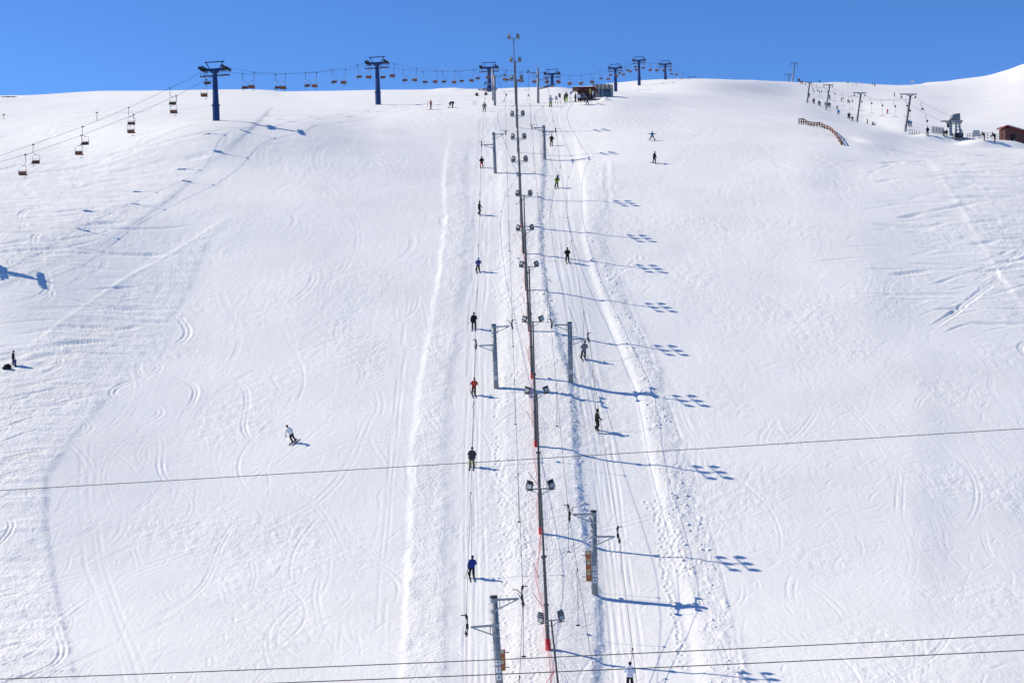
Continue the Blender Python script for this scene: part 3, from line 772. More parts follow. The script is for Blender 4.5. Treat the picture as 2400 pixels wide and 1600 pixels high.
panel(1373, 1385.5, 1290, 1361.5, tR.location.y-.12, [('disc', .13), ('text', .12), ('band', .08), ('disc', .14), ('line', .12), ('band', .08), ('disc', .13), ('text', .13), ('band', .07)], 'tall orange panel with three cream discs on the right tower')
panel(1170, 1184.5, 1521, 1570.5, tL.location.y-.12, [('disc', .2), ('line', .18), ('band', .12), ('disc', .2), ('text', .18), ('band', .12)], 'orange panel with two cream discs on the left tower by the lower edge')
def notice(tower, h, zc, hh, arrow=True, r=.262):
    m = MB(); w = .30
    n = 6; a0 = -math.pi/2-.62; a1 = -math.pi/2+.62
    for k in range(n):
        u, v = a0+(a1-a0)*k/n, a0+(a1-a0)*(k+1)/n
        m.quad((math.cos(u)*r, math.sin(u)*r, zc-hh/2), (math.cos(v)*r, math.sin(v)*r, zc-hh/2), (math.cos(v)*r, math.sin(v)*r, zc+hh/2), (math.cos(u)*r, math.sin(u)*r, zc+hh/2))
    p = m.build('notice', WHITE, tower)
    m = MB()
    if arrow: m.box((0, -r-.012, zc), (.035, .01, hh*.5)); m.box((0, -r-.014, zc+hh*.2), (.1, .01, .06))
    else:
        for k in range(3): m.box((-.06+.06*k, -r-.012, zc+random.uniform(-.1, .1)*hh), (.03, .01, hh*.4))
    m.build('pictogram', INK, p)
for lab in (TW[3][5], TW[0][5]):
    t, h = TWO[lab]; notice(t, h, 1.52, .34); notice(t, h, 1.05, .36, False); notice(t, h, 2.0, .3, False, .265)
for lab in (TW[1][5], TW[4][5]):
    t, h = TWO[lab]; notice(t, h, 1.05, .4)
    for k in range(6 if lab == TW[1][5] else 3):      # pale lettering painted down the column
        z = 2.65-k*.22
        m = MB(); m.box((-.03, -.255, z), (.2, .012, .035)); m.box((-.12 if k % 2 else .06, -.252, z-.07), (.03, .012, .15))
        if k % 3 == 0: m.box((.0, -.256, z-.13), (.16, .012, .03))
        m.build('lettering', WHITE, t)
# ------------------------------------------------------------------ people
def V(*a): return Vector(a)
def fig(hipz=.93, lean=(0, 0), feet=(.14, .14), fy=(0, 0), kneef=.06, arms=None, headf=(0, .03), twist=0., coat=0., pelx=0.):
    """one figure as tapered limbs; faces +Y. lean = chest offset (x, y) from the hips; arms = (elbow, hand) left and right, relative to the shoulder"""
    C = []
    lx, ly = lean; hip = V(pelx, 0, hipz)
    chest = hip+V(lx*.7, ly*.7, .40); neck = hip+V(lx, ly, .53)
    head = neck+V(headf[0], headf[1]+.01, .17)
    tw = Matrix.Rotation(twist, 3, 'Z')
    for s, w in ((-1, feet[0]), (1, feet[1])):
        f = V(s*w, fy[0 if s < 0 else 1], .09)
        h = hip+tw @ V(s*.095, 0, -.03)
        k = (f+h)/2+tw @ V(s*.015, kneef, .04)
        C += [(h, .115, k, .092, 'trousers'), (k, .092, f+V(0, 0, .1), .078, 'trousers'), (f+V(0, 0, .12), .07, f, .072, 'boots'), (f+V(0, 0, -.02), .062, f+V(0, .17, -.03), .055, 'boots')]
    for s in (-1, 1):
        o = tw @ V(s*.085, 0, 0)
        C += [(hip+o+V(0, 0, -.05-coat*.12), .135+coat*.05, chest+o*1.15, .145, 'jacket'), (chest+o*1.15, .145, neck+o*1.5+V(0, 0, -.06), .09, 'jacket')]
        sh = neck+tw @ V(s*.205, 0, -.09)
        e, hd = (arms or (((-.09, -.02, -.28), (-.08, .10, -.52)), ((.09, -.02, -.28), (.08, .10, -.52))))[0 if s < 0 else 1]
        e = sh+V(*e); hd = sh+V(*hd)
        C += [(sh, .088, e, .070, 'jacket'), (e, .070, hd, .055, 'jacket')]
        dr = (hd-e).normalized()
        C += [(hd, .05, hd+dr*.12, .042, 'gloves'), (hd+V(-s*.02, .03, .01), .026, hd+dr*.07+V(-s*.05, .05, .02), .02, 'gloves')]
    if coat: C += [(hip+V(-.22, -.02, -.06), .12, hip+V(.22, -.02, -.06), .12, 'jacket'), (hip+V(-.3, -.02, -.12), .06, hip+V(.26, -.02, -.12), .06, 'jacket')]
    C += [(neck+V(0, 0, -.03), .07, neck+V(0, 0, .06), .06, 'jacket'), (head+V(0, -.01, .0), .098, head+V(0, .0, .06), .105, 'hat'), (head+V(0, .035, -.05), .075, head+V(0, .05, .0), .078, 'face'),
          (head+V(0, .10, -.01), .02, head+V(0, .135, -.03), .017, 'face')]
    return C
MIDX = ['jacket', 'trousers', 'boots', 'gloves', 'hat', 'face']
POSES = {}
up = ((-.13, .04, -.24), (.02, .26, -.20))
POSES['rider'] = fig(.92, (0, -.05), (.15, .15), (0, 0), .05, (((-.14, .05, -.25), (-.03, .26, -.22)), ((.14, .05, -.25), (.03, .26, -.14))))
POSES['rider_low'] = fig(.92, (-.02, -.05), (.15, .17), (0, .05), .05, (((-.10, -.02, -.28), (-.09, .06, -.54)), ((.13, .05, -.24), (.02, .28, -.12))))
POSES['rider_wide'] = fig(.89, (.03, -.07), (.21, .17), (-.04, .05), .09, (((-.16, .03, -.24), (-.06, .24, -.28)), ((.12, .08, -.24), (.0, .30, -.08))), (.02, .02))
POSES['coat'] = fig(.92, (0, -.03), (.17, .17), (0, 0), .04, (((-.15, .02, -.26), (-.06, .2, -.36)), ((.15, .02, -.26), (.06, .2, -.36))), coat=1.0)
POSES['boarder'] = fig(.88, (.04, .02), (.24, .24), (0, 0), .10, (((-.1, .06, -.26), (.0, .16, -.48)), ((.07, .08, -.27), (.1, .24, -.38))), (.02, .03))
POSES['carve'] = fig(.88, (.02, .15), (.17, .17), (-.03, .03), .12, (((-.16, .05, -.23), (-.20, .20, -.44)), ((.16, .05, -.23), (.20, .20, -.44))), (0, .06))
POSES['plough'] = fig(.80, (0, .08), (.42, .42), (0, 0), .08, (((-.25, .06, -.13), (-.46, .14, -.12)), ((.25, .06, -.13), (.46, .14, -.12))), (0, .04))
POSES['reach'] = fig(.86, (.02, .13), (.17, .17), (.08, -.08), .12, (((-.1, -.05, -.26), (-.07, .10, -.45)), ((.12, .14, -.22), (.22, .40, -.38))), (.0, .05))
POSES['stand'] = fig(.93, (0, .03), (.13, .13), (0, 0), .02)
POSES['stand_wide'] = fig(.90, (0, .06), (.22, .22), (.05, -.05), .05, (((-.15, .0, -.26), (-.17, .12, -.47)), ((.15, .0, -.26), (.17, .12, -.47))))
POSES['walk'] = fig(.90, (.03, .08), (.12, .12), (.28, -.24), .05, (((-.11, .05, -.26), (-.10, .18, -.46)), ((.11, -.06, -.26), (.13, .0, -.5))))
POSES['camera_hold'] = fig(.93, (0, -.02), (.12, .12), (0, 0), .02, (((-.13, .14, -.16), (-.05, .38, -.02)), ((.13, .14, -.16), (.05, .38, -.02))))
POSES['bend'] = [(V(s*.12, 0, .09), .072, V(s*.12, .03, .46), .092, 'trousers') for s in (-1, 1)]+[(V(s*.12, .03, .46), .092, V(s*.1, -.12, .82), .115, 'trousers') for s in (-1, 1)]+[(V(s*.12, 0, .06), .062, V(s*.12, .17, .05), .055, 'boots') for s in (-1, 1)]+[(V(s*.085, -.12, .86), .14, V(s*.1, .30, .86), .14, 'jacket') for s in (-1, 1)]+[(V(s*.2, .33, .82), .085, V(s*.22, .40, .55), .07, 'jacket') for s in (-1, 1)]+[(V(s*.22, .40, .55), .07, V(s*.15, .50, .34), .055, 'jacket') for s in (-1, 1)]+[(V(s*.15, .50, .34), .05, V(s*.14, .54, .24), .042, 'gloves') for s in (-1, 1)]+[(V(0, .42, .84), .07, V(0, .5, .8), .06, 'jacket'), (V(0, .55, .76), .10, V(0, .6, .72), .105, 'hat'), (V(0, .57, .66), .07, V(0, .6, .65), .07, 'face')]
POSES['lean_rail'] = fig(.90, (0, .30), (.12, .12), (-.05, .02), .03, (((-.1, .18, -.20), (-.06, .38, -.28)), ((.1, .18, -.20), (.06, .38, -.28))), (0, .08))
POSES['arms_out'] = fig(.92, (0, .05), (.14, .14), (0, 0), .03, (((-.1, .1, -.24), (-.02, .3, -.3)), ((.25, .1, -.08), (.48, .16, -.06))))
POSES['sit'] = [(V(s*.1, 0, .16), .12, V(s*.15, .38, .38), .095, 'trousers') for s in (-1, 1)]+[(V(s*.15, .38, .38), .09, V(s*.16, .66, .1), .075, 'trousers') for s in (-1, 1)]+[(V(s*.16, .66, .07), .065, V(s*.16, .74, .16), .055, 'boots') for s in (-1, 1)]+[(V(s*.085, 0, .2), .14, V(s*.1, .06, .58), .145, 'jacket') for s in (-1, 1)]+[(V(s*.21, .08, .6), .09, V(s*.28, .18, .36), .07, 'jacket') for s in (-1, 1)]+[(V(s*.28, .18, .36), .065, V(s*.2, .38, .42), .055, 'jacket') for s in (-1, 1)]+[(V(s*.2, .38, .42), .05, V(s*.16, .44, .42), .042, 'gloves') for s in (-1, 1)]+[(V(0, .07, .64), .075, V(0, .09, .76), .06, 'jacket'), (V(0, .08, .84), .10, V(0, .09, .9), .105, 'hat'), (V(0, .13, .8), .075, V(0, .14, .84), .078, 'face')]
def capsule(bm_v, bm_f, a, ra, b, rb, n=9, k=3):
    o = len(bm_v); ax = b-a; L = ax.length; ax = ax.normalized() if L > 1e-6 else V(0, 0, 1)
    t = V(1, 0, 0) if abs(ax.x) < .8 else V(0, 1, 0)
    u = ax.cross(t).normalized(); v = ax.cross(u)
    rings = [(a-ax*ra*math.cos(math.pi/2*i/k), ra*math.sin(math.pi/2*i/k)) for i in range(1, k+1)]+[(b+ax*rb*math.sin(math.pi/2*i/k), rb*math.cos(math.pi/2*i/k)) for i in range(0, k)]
    bm_v.append(a-ax*ra)
    for c, r in rings:
        for j in range(n):
            q = 2*math.pi*j/n; bm_v.append(c+(u*math.cos(q)+v*math.sin(q))*r)
    bm_v.append(b+ax*rb); last = len(bm_v)-1
    for j in range(n): bm_f.append((o, o+1+(j+1) % n, o+1+j))
    for i in range(len(rings)-1):
        for j in range(n):
            p, q = o+1+i*n+j, o+1+i*n+(j+1) % n; bm_f.append((p, q, q+n, p+n))
    s0 = o+1+(len(rings)-1)*n
    for j in range(n): bm_f.append((s0+j, s0+(j+1) % n, last))
PM = {}
def body_mesh(pose, vox):
    key = (pose, vox)
    if key in PM: return PM[key]
    caps = POSES[pose]; vs = []; fs = []
    for a, ra, b, rb, l in caps: k_ = 1.0 if l in ('hat', 'face', 'gloves') else 1.1; capsule(vs, fs, a, ra*k_, b, rb*k_)
    me0 = bpy.data.meshes.new('raw'); me0.from_pydata([tuple(v) for v in vs], [], fs); me0.update()
    o = bpy.data.objects.new('raw', me0); COL.objects.link(o)
    r = o.modifiers.new('r', 'REMESH'); r.mode = 'VOXEL'; r.voxel_size = vox
    sm = o.modifiers.new('s', 'SMOOTH'); sm.factor = .5; sm.iterations = 2
    dg = bpy.context.evaluated_depsgraph_get()
    me = bpy.data.meshes.new_from_object(o.evaluated_get(dg)); me.name = 'person_'+pose
    bpy.data.objects.remove(o); bpy.data.meshes.remove(me0)
    n = len(me.polygons); ctr = np.empty(n*3); me.polygons.foreach_get('center', ctr); ctr = ctr.reshape(-1, 3)
    best = np.full(n, 9e9); lab = np.zeros(n, np.int32)
    for a, ra, b, rb, l in caps:
        A = np.array(a); B = np.array(b); d = B-A; t = np.clip(((ctr-A) @ d)/max(d @ d, 1e-9), 0, 1)
        dist = np.linalg.norm(ctr-(A+t[:, None]*d), axis=1)-(ra+(rb-ra)*t)
        m_ = dist < best; best[m_] = dist[m_]; lab[m_] = MIDX.index(l)
    me.materials.clear()
    for k in MIDX: me.materials.append(None)
    me.polygons.foreach_set('material_index', lab); me.polygons.foreach_set('use_smooth', np.ones(n, bool)); me.update()
    PM[key] = me
    return me
def cloth(name, c): return mat(name, c, .75, 0, .18, 9, .3, .25)
CL = {'black': cloth('black_cloth', (.010, .010, .012)), 'charcoal': cloth('charcoal_cloth', (.035, .036, .042)), 'blue': cloth('blue_cloth', (.010, .036, .21)), 'azure': cloth('azure_cloth', (.02, .22, .50)),
      'olive': cloth('olive_yellow_cloth', (.22, .20, .012)), 'red': cloth('red_cloth', (.34, .012, .018)), 'pink': cloth('pink_red_cloth', (.72, .03, .09)), 'beige': cloth('beige_cloth', (.26, .22, .15)),
      'greyol': cloth('grey_olive_cloth', (.10, .10, .07)), 'lilac': cloth('pale_lilac_cloth', (.66, .68, .80)), 'brown': cloth('dark_brown_cloth', (.030, .018, .014)), 'grey': cloth('grey_cloth', (.20, .20, .22)),
      'lime': cloth('yellow_green_cloth', (.26, .36, .02)), 'limeb': cloth('bright_lime_cloth', (.30, .60, .02)), 'white': cloth('white_cloth', (.70, .71, .74)), 'navy': cloth('navy_cloth', (.018, .025, .06)), 'violet': cloth('violet_blue_cloth', (.06, .06, .23)),
      'palegrey': cloth('pale_grey_cloth', (.42, .43, .46)), 'green': cloth('green_cloth', (.10, .50, .03)), 'orange': cloth('orange_cloth', (.62, .10, .03)), 'maroon': cloth('maroon_cloth', (.09, .012, .018)), 'steel': cloth('steel_blue_cloth', (.05, .14, .30))}
SKIN = mat('skin', (.45, .27, .19), .55, 0, .05)
BOOT = mat('ski_boot', (.02, .02, .022), .4)
SKIM = {'dark': mat('dark_ski', (.03, .03, .035), .35), 'blue': mat('blue_ski', (.03, .10, .35), .35), 'red': mat('red_ski', (.35, .03, .03), .35), 'pale': mat('pale_board', (.6, .62, .64), .35)}
def ski_mesh(L, W, sm):
    m = MB(); n = 10; pts = []
    for i in range(n+1):
        t = i/n; y = -L*.45+L*t
        w = W*(1 if .08 < t < .9 else .75)*(1 if t < .97 else .5)/2
        z = .012+max(0, (t-.86)/.14)**2*.13
        pts.append((y, w, z))
    for (y0, w0, z0), (y1, w1, z1) in zip(pts, pts[1:]):
        o = len(m.v)
        vs = [(-w0, y0, z0), (w0, y0, z0), (w1, y1, z1), (-w1, y1, z1)]
        vs += [(x, y, z+.022) for x, y, z in vs]
        m.add(vs, [(3, 2, 1, 0), (4, 5, 6, 7), (0, 1, 5, 4), (1, 2, 6, 5), (2, 3, 7, 6), (3, 0, 4, 7)])
    return m.mesh('ski', SKIM[sm])
SK = {}
def slope_frame(p, head):
    f = V(math.sin(head)*-1, math.cos(head), 0)
    e = 1.2
    fz = (hz(p.x+f.x*e, p.y+f.y*e)-hz(p.x-f.x*e, p.y-f.y*e))/(2*e)
    s = V(f.y, -f.x, 0); sz = (hz(p.x+s.x*e, p.y+s.y*e)-hz(p.x-s.x*e, p.y-s.y*e))/(2*e)
    F3 = (f+V(0, 0, fz)).normalized(); S3 = (s+V(0, 0, sz)); U = S3.cross(F3).normalized(); S3 = F3.cross(U).normalized()
    M = Matrix((S3, F3, U)).transposed()
    return M
PHEIGHT = {'bend': 1.0, 'sit': 1.0, 'plough': 1.62, 'carve': 1.68}
def person(px, py, hpx, pose, label, jac, tro, hat='black', head=0., ski='dark', lean=0., group=None, glove='black', gear=None, pole=False, Y=None):
    p = ground(px, py) if Y is None else on_snow(px, Y)
    std = max(b.z+rb for a, ra, b, rb, l in POSES[pose])
    s = hpx*p.y/F/std; s = min(max(s, .5), 1.22)
    vox = .03 if hpx > 30 else .036 if hpx > 18 else .05
    me = body_mesh(pose, vox)
    o = bpy.data.objects.new('person', me); COL.objects.link(o)
    o.location = p+V(0, 0, .02); o.scale = (s, s, s); o.rotation_euler = Euler((0, lean, head), 'ZYX') if False else (0, 0, 0)
    M = Matrix.Translation(p+V(0, 0, .02)) @ Matrix.Rotation(lean, 4, 'Y') @ Matrix.Rotation(head, 4, 'Z') @ Matrix.Scale(s, 4)
    o.matrix_world = M
    for i, k in enumerate(MIDX):
        o.material_slots[i].link = 'OBJECT'
        o.material_slots[i].material = {'jacket': CL[jac], 'trousers': CL[tro], 'boots': BOOT, 'gloves': CL[glove], 'hat': CL[hat], 'face': SKIN}[k]
    tag(o, label, 'person', group)
    inv = M.inverted()
    caps = POSES[pose]
    def child(name, mesh_, W):
        c = bpy.data.objects.new(name, mesh_); COL.objects.link(c); c.parent = o; c.matrix_parent_inverse = Matrix.Identity(4); c.matrix_basis = inv @ W
        return c
    if ski and hpx > 9:
        fr = slope_frame(p, head)
        if pose == 'boarder' or ski == 'pale':
            fr2 = fr @ Matrix.Rotation(math.pi/2, 3, 'Z')
            if 'b' not in SK: SK['b'] = ski_mesh(1.5, .28, 'pale')
            child('snowboard', SK['b'], Matrix.Translation(p+V(0, 0, .02)) @ fr2.to_4x4())
        else:
            feet = [a for a, ra, b, rb, l in caps if l == 'boots' and rb < .06]
            if ski not in SK: SK[ski] = ski_mesh(1.62, .085, ski)
            for f in feet[:2]:
                wp = M @ V(f.x, f.y, 0); wp.z = hz(wp.x, wp.y)+.025
                tw = (R(14)*(1 if f.x < 0 else -1)) if pose == 'plough' else 0
                child('ski', SK[ski], Matrix.Translation(wp) @ (fr @ Matrix.Rotation(-tw, 3, 'Z')).to_4x4())
    if gear == 'backpack':
        m = MB(); m.box((0, 0, 0), (.3, .16, .42), None, .8); m.box((0, -.1, -.06), (.22, .06, .22)); 
        ch = [b for a, ra, b, rb, l in caps if l == 'jacket'][0]
        child('backpack', m.mesh('backpack', CL['charcoal']), M @ Matrix.Translation((0, ch.y-.2, ch.z-.03)))
    if gear == 'orange_pack':
        m = MB(); m.box((0, 0, 0), (.3, .14, .34), None, .85); m.box((0, -.09, -.05), (.22, .05, .18))
        ch = [b for a, ra, b, rb, l in caps if l == 'jacket'][0]
        child('backpack', m.mesh('backpack', CL['orange']), M @ Matrix.Translation((0, ch.y-.19, ch.z-.1)))
    if hpx > 20:
        hd = [(a, b) for a, ra, b, rb, l in caps if l == 'hat'][0]
        m = MB(); m.tube([hd[1]+V(0, -.02, -.045), hd[1]+V(0, -.02, .0), hd[1]+V(0, -.02, .06), hd[1]+V(0, -.02, .105), hd[1]+V(0, -.02, .125)], [.112, .118, .1, .06, .015], 12)
        child('hat', m.mesh('hat', CL[hat], True), M)
        if pose in ('carve', 'plough', 'reach', 'stand', 'camera_hold'):
            g = MB(); g.tube([hd[1]+V(-.09, .06, -.02), hd[1]+V(-.05, .1, -.02), hd[1]+V(.05, .1, -.02), hd[1]+V(.09, .06, -.02)], .03, 6); child('goggles', g.mesh('goggles', mat('goggle_lens', (.10, .07, .03), .15)), M)
    if pole:
        for kq, (dx, dy, dz) in enumerate(pole):
            hs = [b for a, ra, b, rb, l in caps if l == 'gloves' and ra > .04]
            h = M @ (hs[0] if dx < 0 else hs[-1])
            tip = h+V(dx, dy, dz)
            q = MB(); q.rod((0, 0, 0), tip-h, .016, .012, 6); st = thing('ski_pole', h, ('outer' if kq == 0 else 'inner')+' thin ski pole held by the '+' '.join(label.replace(',', '').split()[:9]), 'ski pole')
            q.build('shaft', ROPE, st)
            q = MB(); d = (tip-h); q.disc(d*.94, d, .05, .012, 10); q.build('basket', BLACK, st)
            q = MB(); q.rod(-d.normalized()*.04, d.normalized()*.1, .025, .022, 8); q.build('grip', BLACK, st)
    return o
def rider(px, py, hpx, pose, label, side, *a, up=2.0, **k):
    if pose != 'boarder': k.setdefault('head', R(random.uniform(-14, 14))); k.setdefault('lean', R(random.uniform(-4, 4)))
    o = person(px, py, hpx, pose, label, *a, **k)
    p = o.location; t = lrope(side, 'up', p.y+up)
    caps = POSES[pose]; hz_ = [aa for aa, ra, b, rb, l in caps if l == 'trousers'][0].z*o.scale[0]
    bot = p+V(0, .16, hz_-.12)
    hanger(t, bot, 'taut bar pulling the '+' '.join(label.replace(',', '').split()[:11]), 'drag lift bars pulling riders')
    return o
LG = 'riders on the left drag lift'; RG = 'riders on the right drag lift'
rider(1105, 1354, 53, 'rider_low', 'rider in blue jacket and black trousers on the left lift, lowest of its row', 'L', 'blue', 'black', group=LG, pole=[(-.28, -.05, -.8), (-.2, .1, -.82)])
rider(1105.5, 1094, 47, 'coat', 'rider in dark flared coat and olive yellow trousers on the left lift', 'L', 'charcoal', 'olive', group=LG)
rider(1110, 926, 41, 'rider', 'rider in red jacket with orange backpack beside the left middle tower', 'L', 'red', 'black', group=LG, gear='orange_pack')
rider(1110, 771, 39, 'rider_low', 'black dressed rider on the left lift, just above the left middle tower arm', 'L', 'black', 'black', group=LG, pole=[(-.35, -.15, -.25)])
rider(1120.5, 637, 33, 'rider_wide', 'rider in violet blue jacket and black trousers halfway up the left lift', 'L', 'violet', 'black', 'azure', group=LG)
rider(1123, 504, 33, 'boarder', 'black dressed snowboarder standing sideways on the left lift', 'L', 'black', 'black', head=R(-75), group=LG)
rider(1129, 393, 26, 'rider_wide', 'rider in dark jacket and pink red trousers on the left lift', 'L', 'black', 'pink', group=LG)
rider(1135, 262, 23, 'stand_wide', 'rider in beige jacket and grey olive trousers at the top of the left lift', 'L', 'beige', 'greyol', 'beige', group=LG)
rider(1475.5, 1613, 63, 'rider', 'rider in pale lilac white jacket cut by the lower picture edge on the right lift', 'R', 'lilac', 'black', group=RG)
rider(1398.5, 1010, 52, 'boarder', 'dark brown dressed snowboarder standing sideways on the right lift', 'R', 'brown', 'black', head=R(-80), ski='pale', group=RG)
rider(1367.5, 841, 43, 'rider_wide', 'rider in grey jacket and dark trousers beside the right middle tower', 'R', 'grey', 'charcoal', group=RG)
rider(1330, 615, 35, 'rider', 'black dressed rider alone in the middle of the right lift lane', 'R', 'black', 'black', group=RG)
rider(1305, 441, 29, 'rider_wide', 'rider in yellow green jacket and black trousers on the right lift', 'R', 'lime', 'black', group=RG, gear='backpack')
rider(1292, 341.5, 26, 'rider', 'rider in dark brown jacket in front of the upper right tower wheels', 'R', 'brown', 'black', group=RG)
rider(1290, 250.5, 26, 'rider', 'rider in pale grey jacket and olive yellow trousers at the top of the right lift', 'R', 'palegrey', 'olive', group=RG)
# people away from the drag lifts
person(690, 1036, 44, 'carve', 'skier in white jacket and black trousers leaning into a turn on the wide left piste', 'white', 'black', head=R(155), lean=R(-20), pole=[(.85, .25, -.15), (-.25, .5, -.5)])
person(1528.5, 329, 21, 'plough', 'small skier in blue jacket with legs spread wide on the right piste', 'steel', 'black', head=R(180), ski='blue')
person(1533, 382.5, 27, 'reach', 'black dressed skier with one arm stretched out on the right piste', 'black', 'black', head=R(-140))
person(1010, 257.5, 23, 'camera_hold', 'person in red jacket holding something up, on skis at the top left of the lift', 'red', 'black', 'maroon', head=R(80), pole=[(-.25, .2, -1.05)])
person(1061, 253, 14.5, 'bend', 'dark dressed person bending over their skis right of the red jacket', 'charcoal', 'charcoal', head=R(80))
person(30.5, 855.5, 34.5, 'stand', 'man in black jacket looking down at the child at the left edge', 'black', 'navy', head=R(-60), ski=None)
person(36, 859.5, 20, 'stand', 'child in blue snow suit beside the man at the left edge', 'blue', 'blue', 'blue', head=R(150), ski=None)
HG = 'people at the red ticket hut'
person(1323.5, 238.5, 20, 'arms_out', 'person in black jacket with lime trousers left of the blue round sign, rear one', 'charcoal', 'black', head=R(-40), group=HG, ski=None)
person(1328, 238.8, 23, 'rider_low', 'person in black jacket and bright lime trousers left of the blue round sign', 'charcoal', 'limeb', head=R(-30), group=HG, ski=None)
person(1349, 240, 21.5, 'stand', 'black dressed person, leftmost of the group before the red hut', 'black', 'black', head=R(120), group=HG, ski=None)
person(1357.5, 240, 21, 'stand_wide', 'person in pale lilac jacket in the group before the red hut', 'lilac', 'black', head=R(170), group=HG, ski=None)
person(1363, 239, 21, 'stand', 'dark navy dressed person right behind the lilac jacket at the red hut', 'navy', 'black', head=R(160), group=HG, ski=None)
person(1367.5, 238, 21, 'stand', 'person in grey jacket against the red hut wall', 'grey', 'black', head=R(190), group=HG, ski=None)
person(1371, 239, 13, 'bend', 'person in grey crouching at the right of the group before the red hut', 'grey', 'charcoal', head=R(90), group=HG, ski=None)
person(1377, 247, 20, 'walk', 'person in grey jacket walking on skis right of the red hut group', 'greyol', 'black', 'grey', head=R(70), group=HG)
person(1394.5, 235, 19, 'stand', 'dark dressed person under the right end of the hut roof', 'charcoal', 'charcoal', head=R(60), group=HG, ski=None)
TG = 'people around the T-bar lift'
TL = [(1870.6,191.5,9,'stand','charcoal','black','dark pair on the skyline under the T-bar towers, left person'),(1873.6,192,9.5,'stand','maroon','black','dark pair on the skyline under the T-bar towers, right person'),
 (1877,197.5,9,'stand','red','black','red jacketed pair just below the skyline, left person'),(1880.6,197.8,9,'stand','red','black','red jacketed pair just below the skyline, right person'),
 (1921,193,8,'stand','navy','navy','single navy dressed person on the skyline between two T-bar towers'),(1988,195.5,5,'sit','charcoal','black','tiny figure sitting on the skyline in the middle'),
 (2007,198.5,6,'carve','palegrey','charcoal','tiny pale skier leaning over on the skyline'),(2045,199.5,6,'stand','navy','navy','tiny navy dressed figure half hidden by the skyline dip'),(2050,204,8.5,'stand','navy','black','navy dressed skier coming over the dip of the skyline'),
 (1893,227.5,10.5,'rider','palegrey','charcoal','T-bar pair behind the third tower from the left, left rider'),(1896.3,229,11.5,'rider','black','black','T-bar pair behind the third tower from the left, right rider'),
 (1905.7,242,11,'rider','charcoal','maroon','T-bar pair right of the third tower, left rider'),(1908.3,242,11,'rider','charcoal','charcoal','T-bar pair right of the third tower, right rider'),
 (1919,247.6,12,'rider','black','black','T-bar pair left of the fourth tower, left rider in black'),(1922,248.3,11,'rider','steel','navy','T-bar pair left of the fourth tower, right rider in steel blue'),
 (1934,249,10,'rider','black','black','rider just left of the fourth T-bar tower column'),(1941,252.5,12.5,'rider','navy','black','dark rider just right of the fourth T-bar tower column'),(1945,252.5,12.5,'rider','black','black','black rider right of the pair at the fourth T-bar tower'),
 (1944.6,235.5,10.5,'reach','steel','navy','blue dressed skier coming down behind the fourth T-bar tower'),(1972,238.5,10,'stand','charcoal','black','dark skier standing above the hanging T-bars'),(1987.5,242,9.5,'reach','red','charcoal','red jacketed skier coming down between hanging T-bars'),
 (1962,257.5,10,'reach','greyol','charcoal','olive dressed skier just behind the azure jacket'),(1965,270.5,14.5,'stand_wide','azure','navy','skier in azure jacket below the T-bar row'),
 (1988.4,278.6,14.5,'rider','charcoal','black','T-bar pair left of the fifth tower, left rider'),(1991.4,278.8,14.5,'rider','grey','black','T-bar pair left of the fifth tower, right rider with pale back'),
 (1998,285.3,13.5,'plough','maroon','maroon','rider in maroon just left of the fifth T-bar tower foot'),(2033,291,13.5,'stand','green','charcoal','person in bright green jacket right of the fifth T-bar tower'),
 (2044.7,293,8.5,'sit','palegrey','charcoal','person sitting on the snow right of the green jacket, left one'),(2050.5,294.5,9.5,'sit','white','charcoal','person in white sitting on the snow right of the green jacket'),
 (2079.5,267.5,12.5,'boarder','red','maroon','red dressed snowboarder between hanging T-bars'),(2130,296.5,16,'rider','charcoal','black','T-bar pair right of the nearest tower, left rider in dark'),(2135,297.5,15.5,'rider','azure','black','T-bar pair right of the nearest tower, right rider in azure'),
 (2174,318,21,'rider','black','black','black dressed rider starting on the T-bar left of the drive station'),(2212.5,319.5,15,'stand','brown','maroon','brown dressed person beside the white panels at the drive station'),(2218.4,320,17,'stand','black','black','black dressed person left of the drive station leg'),
 (2233.5,322.5,11,'stand','charcoal','black','person half hidden between the legs of the drive station'),(2256,324.5,15.5,'arms_out','black','black','lift attendant in black with one arm stretched to the right'),(2282.5,321.5,14,'stand','charcoal','charcoal','dark figure left of the white notice board'),
 (2307,330.5,22,'lean_rail','black','maroon','person in black jacket and maroon trousers leaning at the railing, left one'),(2331.5,334,24,'lean_rail','black','maroon','person in black jacket leaning at the railing next to the brown hut')]
for k, (px, py, h, pose, ja, tr, lab) in enumerate(TL):
    hd = {'rider': R(8), 'reach': R(160), 'plough': R(20), 'carve': R(150), 'lean_rail': R(70), 'boarder': R(-70)}.get(pose, R(random.choice([30, 100, 160, 200])))
    person(px, py, h, pose, lab, ja, tr, head=hd, group=TG, ski=('pale' if pose == 'boarder' else None if pose in ('sit', 'lean_rail', 'arms_out') or k > 33 else 'dark'), gear='backpack' if pose == 'lean_rail' else None)
